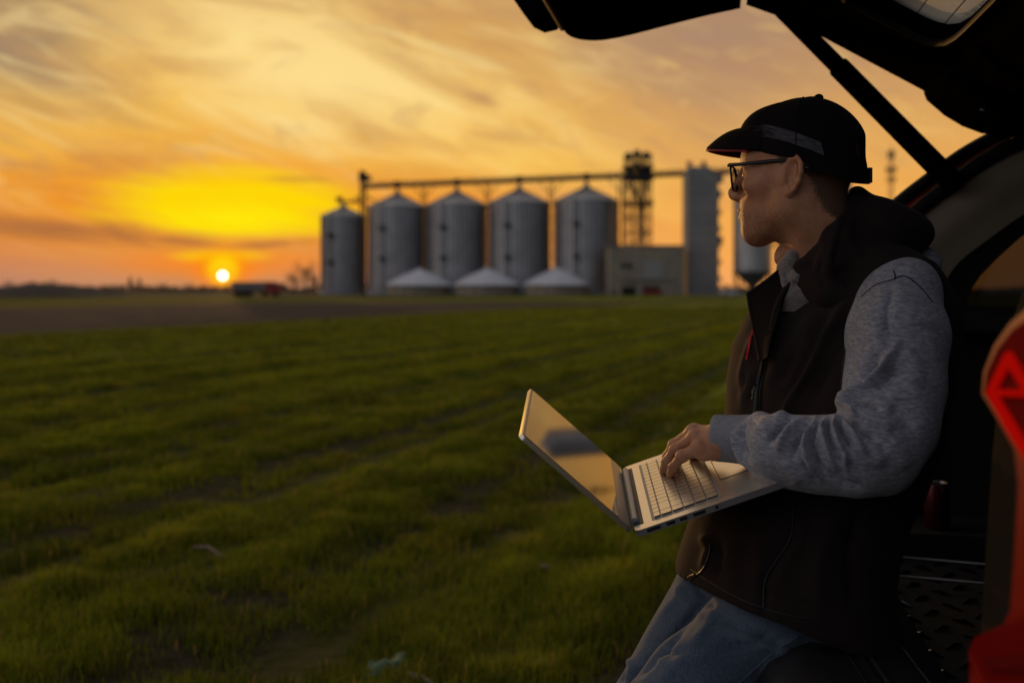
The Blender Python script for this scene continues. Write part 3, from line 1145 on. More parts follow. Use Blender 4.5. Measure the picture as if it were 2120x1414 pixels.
def treeline():
    n = 15000
    r = np.random.default_rng(21)
    ang = r.uniform(-0.75, 0.75, n)
    D = r.uniform(560, 640, n)
    X = D * np.tan(ang)
    h = 1.2 + 6.5 * vnoise(ang * 38, ang * 0 + 3, 4) * vnoise(ang * 11, ang * 0 + 8, 6)
    Z = r.uniform(0, 1, n) * h
    c = np.stack([X, D, Z], -1)
    d = r.normal(0, 1, (n, 3))
    d /= np.linalg.norm(d, axis=1)[:, None]
    s = np.cross(d, r.normal(0, 1, (n, 3)))
    s /= np.linalg.norm(s, axis=1)[:, None]
    L = r.uniform(0.8, 2.0, n)[:, None]
    V = np.stack([c - s * L * 0.5, c + s * L * 0.5, c + d * L], 1).reshape(-1, 3)
    o = make('treeline', V, np.arange(n * 3).reshape(-1, 3), M['bush'])
    a = o.data.attributes.new('tint', 'FLOAT', 'POINT')
    a.data.foreach_set('value', np.repeat(r.uniform(0, 1, n), 3).astype(np.float32))
    tag(o, 'low far off strip of hedges and trees along the horizon', 'treeline', None, 'stuff')


treeline()


def mound():
    D = 190
    x0, x1 = px_at(-330, D), px_at(255, D)
    nx, ny = 120, 24
    u, v = np.meshgrid(np.linspace(0, 1, nx), np.linspace(-1, 1, ny), indexing='ij')
    X = x0 + (x1 - x0) * u
    prof = np.interp(u, [0, 0.2, 0.45, 0.60, 0.68, 0.78, 0.9, 1.0], [0, 0.9, 0.85, 0.8, 1.0, 0.97, 0.6, 0.0])
    Z = 2.35 * prof * np.clip(1 - v * v, 0, 1) ** 0.8 * (0.9 + 0.25 * vnoise(X * 0.3, v * 4 + 9, 2)) - 0.05
    Y = D + v * 9
    V = np.stack([X, Y, Z], -1).reshape(-1, 3)
    i, j = np.meshgrid(np.arange(nx - 1), np.arange(ny - 1), indexing='ij')
    a = (i * ny + j).ravel()
    Fc = np.stack([a, a + ny, a + ny + 1, a + 1], -1)
    tag(make('earth_mound', V, Fc, M['mound'], smooth=True), 'long low dark heap of earth at the far field edge', 'mound', None, 'structure')


mound()


# ------------------------------------------------------------------ implicit surfaces for organic shapes
class Field:
    def __init__(self, lo, hi, step=None, axes=None):
        if axes is None:
            axes = [np.arange(lo[i], hi[i] + step, step) for i in range(3)]
        self.ax = [np.asarray(a, np.float32) for a in axes]
        self.v = np.full([len(a) for a in self.ax], 9.0, np.float32)

    def sub(self, lo, hi):
        sl, g = [], []
        for i in range(3):
            a = np.searchsorted(self.ax[i], lo[i])
            b = np.searchsorted(self.ax[i], hi[i], 'right')
            sl.append(slice(a, b))
            sh = [1, 1, 1]
            sh[i] = -1
            g.append(self.ax[i][a:b].reshape(sh))
        return tuple(sl), g

    def op(self, fn, lo, hi, k=0.01, mode='add'):
        sl, (X, Y, Z) = self.sub(lo, hi)
        cur = self.v[sl]
        if cur.size == 0:
            return self
        d = fn(X, Y, Z).astype(np.float32)
        if mode == 'add':
            h = np.maximum(k - np.abs(cur - d), 0) / k
            self.v[sl] = np.minimum(cur, d) - h * h * k * 0.25
        elif mode == 'cut':
            d = -d
            h = np.maximum(k - np.abs(cur - d), 0) / k
            self.v[sl] = np.maximum(cur, d) + h * h * k * 0.25
        elif mode == 'and':
            h = np.maximum(k - np.abs(cur - d), 0) / k
            self.v[sl] = np.maximum(cur, d) + h * h * k * 0.25
        return self

    def cone(self, a, b, ra, rb, k=0.01, mode='add'):
        a, b = np.asarray(a, float), np.asarray(b, float)
        m = max(ra, rb) + k + 0.012
        lo, hi = np.minimum(a, b) - m, np.maximum(a, b) + m
        ba = b - a
        L2 = max(float(ba @ ba), 1e-9)

        def fn(X, Y, Z):
            x, y, z = X - a[0], Y - a[1], Z - a[2]
            t = np.clip((x * ba[0] + y * ba[1] + z * ba[2]) / L2, 0, 1)
            return np.sqrt((x - t * ba[0]) ** 2 + (y - t * ba[1]) ** 2 + (z - t * ba[2]) ** 2) - (ra + (rb - ra) * t)
        return self.op(fn, lo, hi, k, mode)

    def chain(self, pts, rs, k=0.01, mode='add'):
        for i in range(len(pts) - 1):
            self.cone(pts[i], pts[i + 1], rs[i], rs[i + 1], k, mode)
        return self

    def ell(self, c, r, k=0.01, mode='add', rot=None):
        """rot: 3x3 whose rows are the local axes"""
        c, r = np.asarray(c, float), np.asarray(r, float)
        Rm = np.eye(3) if rot is None else np.asarray(rot, float)
        ext = np.sqrt(((Rm * r[:, None]) ** 2).sum(0)) + k + 0.015

        def fn(X, Y, Z):
            x, y, z = X - c[0], Y - c[1], Z - c[2]
            u = [(Rm[i, 0] * x + Rm[i, 1] * y + Rm[i, 2] * z) for i in range(3)]
            k0 = np.sqrt(sum((u[i] / r[i]) ** 2 for i in range(3)))
            k1 = np.sqrt(sum((u[i] / r[i] ** 2) ** 2 for i in range(3))) + 1e-6
            return k0 * (k0 - 1.0) / k1
        return self.op(fn, c - ext, c + ext, k, mode)

    def mesh(self, smooth=1):
        v, (ax, ay, az) = self.v, self.ax
        s = v < 0
        n = sum(s[i:s.shape[0] - 1 + i, j:s.shape[1] - 1 + j, q:s.shape[2] - 1 + q].astype(np.int8)
                for i in (0, 1) for j in (0, 1) for q in (0, 1))
        I, J, K = np.nonzero((n > 0) & (n < 8))
        acc = np.zeros((len(I), 3))
        cnt = np.zeros(len(I))
        axs = (ax, ay, az)
        for d in range(3):
            o = [q for q in range(3) if q != d]
            for p in (0, 1):
                for q in (0, 1):
                    a = [I.copy(), J.copy(), K.copy()]
                    a[o[0]] = a[o[0]] + p
                    a[o[1]] = a[o[1]] + q
                    b = [x.copy() for x in a]
                    b[d] = b[d] + 1
                    va, vb = v[tuple(a)], v[tuple(b)]
                    m = (va < 0) != (vb < 0)
                    t = np.where(m, va / np.where(m, va - vb, 1), 0)
                    for e in range(3):
                        pa = axs[e][a[e]]
                        pb = axs[e][b[e]]
                        acc[:, e] += np.where(m, pa + (pb - pa) * t, 0)
                    cnt += m
        P = acc / cnt[:, None]
        idx = np.full(n.shape, -1, np.int32)
        idx[I, J, K] = np.arange(len(I))
        faces = []
        for d in range(3):
            o = [(d + 1) % 3, (d + 2) % 3]
            sl0 = [slice(None)] * 3
            sl1 = [slice(None)] * 3
            sl0[d] = slice(0, -1)
            sl1[d] = slice(1, None)
            sa, sb = s[tuple(sl0)], s[tuple(sl1)]
            E = np.array(np.nonzero(sa != sb))
            ok = np.ones(E.shape[1], bool)
            for q in o:
                ok &= (E[q] > 0) & (E[q] < s.shape[q] - 1)
            E = E[:, ok]
            inside = sa[tuple(E)]
            qd = []
            for (p, q) in ((0, 0), (1, 0), (1, 1), (0, 1)):
                e = [E[0].copy(), E[1].copy(), E[2].copy()]
                e[o[0]] = e[o[0]] - 1 + p
                e[o[1]] = e[o[1]] - 1 + q
                qd.append(idx[tuple(e)])
            qd = np.stack(qd, -1)
            qd[~inside] = qd[~inside][:, ::-1]
            faces.append(qd)
        Fc = np.concatenate(faces)
        Fc = Fc[(Fc >= 0).all(1)]
        for _ in range(smooth):
            P = lap(P, Fc, 0.5)
        return P, Fc


def lap(P, Fc, w):
    acc = np.zeros_like(P)
    cnt = np.zeros(len(P))
    for a in range(4):
        b = (a + 1) % 4
        np.add.at(acc, Fc[:, a], P[Fc[:, b]])
        np.add.at(acc, Fc[:, b], P[Fc[:, a]])
        np.add.at(cnt, Fc[:, a], 1)
        np.add.at(cnt, Fc[:, b], 1)
    return P * (1 - w) + w * acc / np.maximum(cnt, 1)[:, None]


def vnormals(P, Fc):
    n = np.cross(P[Fc[:, 2]] - P[Fc[:, 0]], P[Fc[:, 3]] - P[Fc[:, 1]])
    out = np.zeros_like(P)
    for a in range(4):
        np.add.at(out, Fc[:, a], n)
    return out / np.maximum(np.linalg.norm(out, axis=1), 1e-9)[:, None]


def proj(P):
    """pixel of the photograph each point falls on"""
    return 1060 + F * P[:, 0] / P[:, 1], 600 - F * (P[:, 2] - HC) / P[:, 1]


def folds(P, Fc, ridges, face=0.0):
    """cloth folds: each ridge is (polyline in pixels, height in m, half width in pixels); negative height is a crease"""
    N = vnormals(P, Fc)
    U, Vv = proj(P)
    view = P - np.array([0, 0, HC])
    view /= np.linalg.norm(view, axis=1)[:, None]
    vis = np.clip((-(N * view).sum(1) - face) / 0.3, 0, 1)
    dsp = np.zeros(len(P))
    for pts, amp, wd in ridges:
        best = np.full(len(P), 1e9)
        tt = np.zeros(len(P))
        nseg = len(pts) - 1
        for i in range(nseg):
            a, b = np.array(pts[i], float), np.array(pts[i + 1], float)
            ba = b - a
            t = np.clip(((U - a[0]) * ba[0] + (Vv - a[1]) * ba[1]) / (ba @ ba), 0, 1)
            d = np.hypot(U - a[0] - t * ba[0], Vv - a[1] - t * ba[1])
            m = d < best
            best = np.where(m, d, best)
            tt = np.where(m, (i + t) / nseg, tt)
        taper = np.clip(np.minimum(tt, 1 - tt) * 4 + 0.25, 0, 1)
        dsp += (0.75 * amp * np.exp(-(best / wd) ** 2) if amp > 0 else 1.1 * amp * np.exp(-np.abs(best / (wd * .8)) ** 1.3)) * taper
    return P + N * (dsp * vis)[:, None]


def bumps(P, Fc, amp, scale, seed=0, aniso=(1, 1, 1)):
    N = vnormals(P, Fc)
    r = np.random.default_rng(seed)
    d = np.zeros(len(P))
    for o in range(5):
        kx = r.normal(0, 1, 3) * np.array(aniso)
        kx = kx / np.linalg.norm(kx) * scale * (1 + o * 0.55)
        d += np.sin(P @ kx + r.uniform(0, 6.3)) / (1 + o * 0.6)
    return P + N * (d * amp / 2.2)[:, None]


def bvh_of(P, Fc):
    return BVHTree.FromPolygons([tuple(p) for p in P], [tuple(f) for f in Fc])


def hit(bvh, px, py, lift=0.0):
    o = Vector((0, 0, HC))
    d = (Vector(W(px, py, 1.0)) - o).normalized()
    loc, nrm, _, _ = bvh.ray_cast(o, d)
    if loc is None:
        return None
    if nrm.dot(d) > 0:
        nrm = -nrm
    return loc + nrm * lift


def dense(pts, n=6):
    """smooth curve through the points (Catmull-Rom)"""
    p = [np.array(q, float) for q in pts]
    p = [2 * p[0] - p[1]] + p + [2 * p[-1] - p[-2]]
    out = []
    for i in range(1, len(p) - 2):
        for j in range(n):
            t = j / n
            out.append(0.5 * (2 * p[i] + (p[i + 1] - p[i - 1]) * t + (2 * p[i - 1] - 5 * p[i] + 4 * p[i + 1] - p[i + 2]) * t * t
                              + (3 * p[i] - p[i - 1] - 3 * p[i + 1] + p[i + 2]) * t ** 3))
    out.append(p[-2])
    return out


def on_surface(bvh, pts, lift=0.0, n=6):
    out = [hit(bvh, q[0], q[1], lift) for q in dense(pts, n)]
    return [p for p in out if p is not None]


# ------------------------------------------------------------------ materials of the near things
M['trim'] = mat('car_trim_plastic', (0.030, 0.026, 0.022), 0.62, 0, (60, (0.024, 0.021, 0.018), 0.2), (220, 0.15, 0.002), 0.2)
M['trim_dark'] = mat('dark_car_trim', (0.006, 0.005, 0.005), 0.9, 0, None, (220, 0.15, 0.002), 0.0)
M['carpet'] = mat('boot_carpet', (0.006, 0.006, 0.006), 0.95, 0, None, (300, 0.4, 0.004))
M['paint_red'] = mat('maroon_car_paint', (0.10, 0.006, 0.005), 0.28, 0.2, None, None, 0.5, None, 0.8)
M['seal'] = mat('rubber_seal', (0.016, 0.014, 0.012), 0.6, 0, None, (90, 0.1, 0.002), 0.15)
M['chrome'] = mat('dull_metal', (0.35, 0.33, 0.30), 0.3, 0.9)
M['black_gloss'] = mat('black_gloss', (0.006, 0.006, 0.006), 0.12)
M['lens_red'] = mat('red_lamp_lens', (0.20, 0.004, 0.003), 0.4, 0, None, None, 0.03)
M['lens_bright'] = mat('glowing_red_light_guide', (0.25, 0.003, 0.002), 0.6, 0, None, None, 0.0, None, 0, 0, ((1.0, 0.006, 0.002), 0.22))
M['lens_dull'] = mat('smoky_red_lens', (0.13, 0.008, 0.007), 0.45, 0, (10, (0.15, 0.010, 0.008), 0.3), None, 0.0)
M['alu'] = mat('silver_laptop_metal', (0.88, 0.81, 0.70), 0.26, 0.85, None, (900, 0.03, 0.001))
M['alu_dark'] = mat('laptop_edge_metal', (0.34, 0.34, 0.35), 0.4, 0.6)
M['key'] = mat('silver_key_plastic', (0.84, 0.75, 0.58), 0.28, 0.75)
M['key_gap'] = mat('key_well', (0.42, 0.39, 0.34), 0.5, 0.4)
M['key_side'] = mat('key_dark_edge', (0.05, 0.035, 0.025), 0.6)
M['port'] = mat('port_black', (0.01, 0.01, 0.012), 0.5)
M['skin'] = mat('skin', (0.62, 0.32, 0.175), 0.5, 0, (40, (0.47, 0.20, 0.10), 0.3), (330, 0.5, 0.0025), 0.4, (0.12, (1.0, 0.35, 0.2), 0.006))
M['hair'] = mat('short_brown_hair', (0.05, 0.030, 0.018), 0.7, 0, (300, (0.10, 0.06, 0.035), 0.3), (500, 0.6, 0.003))
M['cap'] = mat('black_cap_cloth', (0.008, 0.0068, 0.0068), 0.9, 0, None, (700, 0.25, 0.001), 0.1, None, 0, 0.04)
M['cap_red'] = mat('red_piping', (0.28, 0.006, 0.012), 0.6)
M['specs'] = mat('black_spectacle_frame', (0.010, 0.009, 0.009), 0.25)
M['vest'] = mat('dark_brown_softshell', (0.024, 0.0168, 0.0150), 0.88, 0, (5, (0.018, 0.0128, 0.0115), 0.3), (500, 0.15, 0.001), 0.10, None, 0, 0.04)
M['vest_lining'] = mat('black_fleece', (0.010, 0.008, 0.007), 0.95, 0, None, (400, 0.4, 0.002), 0.1)
M['zip'] = mat('zip_tape', (0.007, 0.007, 0.007), 0.5)
M['logo_red'] = mat('red_chest_patch', (0.55, 0.015, 0.01), 0.6)
M['shoe'] = mat('shoe_leather', (0.03, 0.022, 0.018), 0.6)
M['eye'] = mat('eye_white', (0.6, 0.57, 0.52), 0.15)
M['can_red'] = mat('red_can', (0.075, 0.006, 0.012), 0.3, 0.6)


def cloth_heather(name, a, b, c, bumpscale=260):
    """melange jersey: short streaks of dark and pale yarn"""
    m = bpy.data.materials.new(name)
    m.use_nodes = True
    t = m.node_tree
    k = NT(t)
    p = t.nodes['Principled BSDF']
    p.inputs['Roughness'].default_value = 0.92
    p.inputs['Specular IOR Level'].default_value = 0.12
    p.inputs['Sheen Weight'].default_value = 0.25
    p.inputs['Sheen Roughness'].default_value = 0.6
    co = k.coord('Object')
    s1 = k.noise(k.mapv(co, (95, 95, 300), (0.35, 0.35, 0)), 1.0, 4.0, 0.65)
    s2 = k.noise(k.mapv(co, (16, 16, 60), (0.2, 0.25, 0)), 1.0, 4.0, 0.6)
    col = k.mix(k.sm(s1, 0.36, 0.66), a, b)
    col = k.mix(k.m('MULTIPLY', k.sm(s2, 0.52, 0.72), 0.6), col, c)
    k.put(p.inputs['Base Color'], col)
    bp = k.n('ShaderNodeBump')
    bp.inputs['Strength'].default_value = 0.35
    bp.inputs['Distance'].default_value = 0.002
    k.put(bp.inputs['Height'], k.m('ADD', k.noise(co, bumpscale, 3.0), k.m('MULTIPLY', s2, 0.8)))
    t.links.new(bp.outputs[0], p.inputs['Normal'])
    return m


M['sweat'] = cloth_heather('grey_melange_sweatshirt', (0.185, 0.195, 0.225), (0.345, 0.355, 0.39), (0.12, 0.125, 0.15))
M['cuff'] = mat('ribbed_cuff', (0.25, 0.255, 0.275), 0.95, 0, (120, (0.34, 0.34, 0.36), 0.3), None, 0.1)
M['scarf'] = cloth_heather('pale_grey_neck_cloth', (0.18, 0.155, 0.14), (0.25, 0.22, 0.195), (0.14, 0.125, 0.115))


def denim():
    m = bpy.data.materials.new('faded_blue_denim')
    m.use_nodes = True
    t = m.node_tree
    k = NT(t)
    p = t.nodes['Principled BSDF']
    p.inputs['Roughness'].default_value = 0.9
    p.inputs['Specular IOR Level'].default_value = 0.15
    p.inputs['Sheen Weight'].default_value = 0.2
    co = k.coord('Object')
    st = k.noise(k.mapv(co, (420, 420, 60), (0, 0.6, 0)), 1.0, 3.0, 0.7)
    big = k.noise(co, 7.0, 4.0)
    col = k.mix(k.sm(st, 0.3, 0.7), (0.048, 0.072, 0.108), (0.105, 0.140, 0.185))
    col = k.mix(k.m('MULTIPLY', k.sm(big, 0.42, 0.72), 0.45), col, (0.150, 0.185, 0.225))
    k.put(p.inputs['Base Color'], col)
    bp = k.n('ShaderNodeBump')
    bp.inputs['Strength'].default_value = 0.4
    bp.inputs['Distance'].default_value = 0.002
    k.put(bp.inputs['Height'], k.m('ADD', st, k.m('MULTIPLY', big, 2.0)))
    t.links.new(bp.outputs[0], p.inputs['Normal'])
    return m


M['denim'] = denim()


def glass(name, tint, alpha, rough=0.02):
    m = bpy.data.materials.new(name)
    m.use_nodes = True
    t = m.node_tree
    k = NT(t)
    t.nodes.remove(t.nodes['Principled BSDF'])
    tr = k.n('ShaderNodeBsdfTransparent')
    k.put(tr.inputs[0], tint)
    gl = k.n('ShaderNodeBsdfGlossy')
    gl.inputs['Roughness'].default_value = rough
    mx = k.n('ShaderNodeMixShader')
    fr = k.n('ShaderNodeFresnel')
    fr.inputs[0].default_value = 1.45
    k.put(mx.inputs[0], k.m('MULTIPLY', fr.outputs[0], alpha))
    t.links.new(tr.outputs[0], mx.inputs[1])
    t.links.new(gl.outputs[0], mx.inputs[2])
    t.links.new(mx.outputs[0], t.nodes['Material Output'].inputs[0])
    return m


M['lens'] = glass('spectacle_lens', (0.96, 0.96, 0.95), 0.6)
M['tint_glass'] = glass('tinted_car_glass', (0.22, 0.21, 0.19), 0.6)


def dirty_glass():
    """rear window: dust film with dried water runs and fine heating wires"""
    m = bpy.data.materials.new('dusty_rear_window_glass')
    m.use_nodes = True
    t = m.node_tree
    k = NT(t)
    t.nodes.remove(t.nodes['Principled BSDF'])
    co = k.coord('Object')
    uv = k.coord('UV')
    u, v, _ = k.sep(uv)
    runs = k.noise(k.xyz(k.m('MULTIPLY', u, 26.0), k.m('MULTIPLY', v, 2.6), 0.0), 1.0, 4.0, 0.6, 0.6)
    spots = k.noise(uv, 55.0, 3.0, 0.7)
    patch = k.noise(uv, 3.0, 3.0)
    f = k.m('MULTIPLY', k.sm(runs, 0.55, 0.60), k.sm(patch, 0.42, 0.56))
    f = k.m('MAXIMUM', f, k.m('MULTIPLY', k.sm(spots, 0.62, 0.70), 0.4))
    wire = k.m('ABSOLUTE', k.m('SUBTRACT', k.m('FRACT', k.m('MULTIPLY', v, 11.0)), 0.5))
    wire = k.sm(wire, 0.035, 0.012)
    df = k.n('ShaderNodeBsdfTranslucent')
    k.put(df.inputs[0], (0.95, 0.86, 0.62))
    d2 = k.n('ShaderNodeBsdfDiffuse')
    k.put(d2.inputs[0], (0.70, 0.66, 0.52))
    dust = k.n('ShaderNodeMixShader')
    dust.inputs[0].default_value = 0.3
    t.links.new(df.outputs[0], dust.inputs[1])
    t.links.new(d2.outputs[0], dust.inputs[2])
    tr = k.n('ShaderNodeBsdfTransparent')
    k.put(tr.inputs[0], (0.42, 0.38, 0.28))
    mx = k.n('ShaderNodeMixShader')
    k.put(mx.inputs[0], k.m('MULTIPLY_ADD', f, 0.35, 0.60))
    t.links.new(tr.outputs[0], mx.inputs[1])
    t.links.new(dust.outputs[0], mx.inputs[2])
    wr = k.n('ShaderNodeBsdfDiffuse')
    k.put(wr.inputs[0], (0.05, 0.03, 0.02))
    m2 = k.n('ShaderNodeMixShader')
    k.put(m2.inputs[0], k.m('MULTIPLY', wire, 0.85))
    t.links.new(mx.outputs[0], m2.inputs[1])
    t.links.new(wr.outputs[0], m2.inputs[2])
    t.links.new(m2.outputs[0], t.nodes['Material Output'].inputs[0])
    return m


M['dirty_glass'] = dirty_glass()

# ------------------------------------------------------------------ the open car
CO = np.array([0.524, 1.002])
CL = np.array([0.2, 0.98])     # across the car, towards its far side
CF = np.array([0.98, -0.2])    # along the car, towards its front


def car(s, t, z):
    p = CO + CL * s + CF * t
    return np.array([p[0], p[1], z])


def car_on(px, py, s=None, t=None, z=None):
    """point on the sight line of a pixel where the car coordinate s, t or z has the given value"""
    d = W(px, py, 1.0) - np.array([0, 0, HC])
    if z is not None:
        Y = (z - HC) / d[2]
    else:
        ax = CL if s is not None else CF
        val = s if s is not None else t
        Y = (val + ax @ CO) / (ax[0] * d[0] + ax[1])
    return np.array([0, 0, HC]) + d * Y


CAR = thing('station_car', (*car(0.9, 1.0, 0)[:2], 0), 'dark red estate car with raised tailgate and open boot beside the field', 'car')


def sheet(loop3d, thick, name, mt, parent, bevel=None, smooth=None):
    m = MB()
    m.prism(loop3d, thick)
    return m.build(name, mt, parent, smooth, bevel)


# opening edge profile (t, z) on the far side of the boot opening
EDGE = [(-0.02, 0.70), (0.0, 0.95), (0.03, 1.20), (0.06, 1.32), (0.105, 1.42), (0.157, 1.49), (0.235, 1.555), (0.33, 1.625), (0.43, 1.672), (0.56, 1.69)]


def rail(s, prof, r, name, mt, parent, dt=0.0, dz=0.0, squash=None):
    m = MB()
    m.tube([car(s, t + dt, z + dz) for t, z in dense(prof, 5)], r, 10, squash)
    return m.build(name, mt, parent, smooth=60)


def build_car():
    L = 1.82
    f3 = np.array([CF[0], CF[1], 0])
    l3 = np.array([CL[0], CL[1], 0])
    # ---- far side: inner trim wall with a quarter window, outer skin
    win = [car_on(px, py, s=1.60) for px, py in ((2003, 632), (2006, 606), (2030, 571), (2062, 538), (2100, 503), (2150, 462), (2220, 420), (2330, 395), (2420, 400), (2440, 520), (2400, 648))]

    def st(p):
        q = p[:2] - CO
        return (q @ CL, q @ CF)
    bm = bmesh.new()
    outer = [(t + 0.035, z) for t, z in dense(EDGE, 4)] + [(3.4, 1.69), (3.4, 0.45), (0.0, 0.45)]
    ov = [bm.verts.new(car(1.60, t, z)) for t, z in outer]
    iv = [bm.verts.new(p) for p in win]
    es = [bm.edges.new((ov[i], ov[(i + 1) % len(ov)])) for i in range(len(ov))]
    es += [bm.edges.new((iv[i], iv[(i + 1) % len(iv)])) for i in range(len(iv))]
    bmesh.ops.triangle_fill(bm, use_beauty=True, edges=es)
    ex = bmesh.ops.extrude_face_region(bm, geom=bm.faces[:])
    bmesh.ops.translate(bm, vec=Vector(l3 * 0.12), verts=[v for v in ex['geom'] if isinstance(v, bmesh.types.BMVert)])
    make_bm('side_trim', bm, mat('dark_side_lining', (0.030, 0.027, 0.024), 0.9, 0, None, (220, 0.15, 0.002), 0.05), CAR)
    m = MB()
    m.prism([p + l3 * 0.06 for p in win], l3 * 0.005)
    m.build('quarter_window', M['tint_glass'], CAR)
    # pillar trim: pale edged moulding that follows the opening, two rubber seals outside it
    pil = []
    prof = dense(EDGE, 5)
    for i, (t, z) in enumerate(prof):
        a = prof[max(0, i - 1)]
        b = prof[min(len(prof) - 1, i + 1)]
        d = np.array([b[0] - a[0], b[1] - a[1]])
        d /= np.linalg.norm(d)
        n = np.array([d[1], -d[0]])
        w = 0.15
        row = []
        for u in np.linspace(0, 1, 9):
            lift = 0.045 * math.sin(math.pi * min(1, u * 1.5) * 0.66)
            row.append(car(1.545 - lift + 0.03 * u, t + n[0] * (0.02 + w * u), z + n[1] * (0.02 + w * u)))
        pil.append(row)
    V = np.array(pil).reshape(-1, 3)
    nr = len(pil)
    fs = [(i * 9 + j, i * 9 + j + 1, (i + 1) * 9 + j + 1, (i + 1) * 9 + j) for i in range(nr - 1) for j in range(8)]
    make('pillar_trim', V, fs, mat('pillar_trim_plastic', (0.34, 0.29, 0.21), 0.7, 0, None, (220, 0.15, 0.002), 0.2), CAR, smooth=True)
    rail(1.535, EDGE, 0.019, 'door_seal', M['seal'], CAR, 0.012, -0.004)
    rail(1.545, EDGE, 0.016, 'door_seal', M['seal'], CAR, -0.03, 0.018)
    # outer skin of the far side and the roof
    sk = [(t - 0.02, z + 0.02) for t, z in dense(EDGE, 4)] + [(3.4, 1.71), (3.4, 0.3), (-0.05, 0.3)]
    bm = bmesh.new()
    ov = [bm.verts.new(car(1.74, t, z)) for t, z in sk]
    iv = [bm.verts.new(p + l3 * 0.14) for p in win]
    es = [bm.edges.new((ov[i], ov[(i + 1) % len(ov)])) for i in range(len(ov))] + [bm.edges.new((iv[i], iv[(i + 1) % len(iv)])) for i in range(len(iv))]
    bmesh.ops.triangle_fill(bm, use_beauty=True, edges=es)
    ex = bmesh.ops.extrude_face_region(bm, geom=bm.faces[:])
    bmesh.ops.translate(bm, vec=Vector(l3 * 0.06), verts=[v for v in ex['geom'] if isinstance(v, bmesh.types.BMVert)])
    make_bm('body_side', bm, M['paint_red'], CAR)
    rs, rt = np.linspace(0.12, 1.78, 13), [0.56, 0.8, 1.3, 2.0, 3.0]
    for nm, mt, dz in (('roof', M['paint_red'], 0.03), ('headlining', M['trim'], -0.035)):
        Vv = [car(s, t, 1.69 + dz + 0.045 * (1 - ((s - 0.95) / 0.85) ** 2) + 0.02 * math.sin(min(1, (t - .56) / 1.5) * 3.14)) for t in rt for s in rs]
        fs = [(i * 13 + j, i * 13 + j + 1, (i + 1) * 13 + j + 1, (i + 1) * 13 + j) for i in range(4) for j in range(12)]
        make(nm, Vv, fs, mt, CAR, smooth=True)
    m = MB()
    m.prism([car(0.25, 0.5, 1.66), car(0.25, 0.62, 1.64), car(0.25, 0.62, 1.74), car(0.25, 0.5, 1.70)], l3 * 1.35)
    m.build('roof_frame', M['trim_dark'], CAR, bevel=0.015)
    # ---- near side: pillar, seal, trim, body
    m = MB()
    near = [(0.04, 0.70), (0.05, 0.95), (0.07, 1.20), (0.11, 1.34), (0.18, 1.49), (0.34, 1.625), (0.56, 1.69)]
    loop = [car(0.27, t + 0.03, z) for t, z in dense(near, 4)] + [car(0.27, 0.85, 1.69), car(0.27, 0.62, 1.10), car(0.27, 1.6, 1.05), car(0.27, 1.6, 0.45), car(0.27, -0.02, 0.45)]
    m.prism(loop, -l3 * 0.09)
    m.build('side_trim', M['trim_dark'], CAR, bevel=0.012)
    rail(0.285, near, 0.022, 'door_seal', M['seal'], CAR, 0.0, 0.0)
    m = MB()
    loop = [car(0.06, t - 0.01, z) for t, z in dense(near, 4)] + [car(0.06, 0.85, 1.69), car(0.06, 0.66, 1.10), car(0.06, 1.6, 1.05), car(0.06, 1.6, 0.35), car(0.06, -0.06, 0.35)]
    m.prism(loop, -l3 * 0.04)
    m.build('body_side', M['paint_red'], CAR, bevel=0.012)
    # jamb between seal and lamp, painted
    m = MB()
    pr = dense(near, 5)
    vs = []
    for t, z in pr:
        for u in np.linspace(0, 1, 6):
            vs.append(car(0.265 - 0.20 * u, t - 0.012 - 0.05 * math.sin(u * 2.2), z))
    fs = [(i * 6 + j, i * 6 + j + 1, (i + 1) * 6 + j + 1, (i + 1) * 6 + j) for i in range(len(pr) - 1) for j in range(5)]
    m.add(vs, fs)
    m.build('pillar_jamb', mat('pillar_jamb_plastic', (0.028, 0.022, 0.016), 0.8, 0, None, None, 0.0), CAR, smooth=60)
    # ---- boot floor, sill, seat backs, ledge
    m = MB()
    m.prism([car(0.27, -0.03, 0.655), car(1.58, -0.03, 0.655), car(1.58, 1.05, 0.655), car(0.27, 1.05, 0.655)], (0, 0, 0.02))
    fl = m.build('boot_floor', M['carpet'], CAR)
    m = MB()
    for i in range(26):
        for j in range(20):
            if (i + j) % 2:
                continue
            s0, t0 = 0.36 + i * 0.046, 0.05 + j * 0.046
            c = car(s0, t0, 0.677)
            dv = (l3 + f3) * 0.016 if i % 2 else (l3 - f3) * 0.016
            m.tube([c - dv, c + np.array([0, 0, 0.003]), c + dv], [0.0015, 0.0045, 0.0015], 5)
    m.build('floor_tread', M['black_gloss'], fl)['kind'] = 'stuff'
    for t0, t1 in ((0.36, 0.40), (0.43, 0.47), (0.50, 0.54)):
        m = MB()
        a, b = car_on(1845, 1112 + (t0 - 0.36) * 560, z=0.70), car_on(2020, 1127 + (t0 - 0.36) * 560, z=0.70)
        m.tube([a - (b - a) * 0.6, a, b, b + (b - a) * 1.6], 0.0035, 6)
        m.build('floor_rail', M['chrome'], CAR)
    m = MB()
    ss = np.linspace(0.04, 1.79, 48)
    # sill and bumper top: grooved steps that bow out in the middle of the car
    prof = [(0.035, 0.672), (0.0, 0.705), (-0.02, 0.716), (-0.032, 0.712), (-0.045, 0.722), (-0.06, 0.718), (-0.075, 0.726), (-0.095, 0.722), (-0.115, 0.728), (-0.15, 0.722), (-0.19, 0.706), (-0.215, 0.67), (-0.225, 0.60), (-0.22, 0.45), (-0.16, 0.36), (-0.10, 0.34)]
    vs, fs = [], []
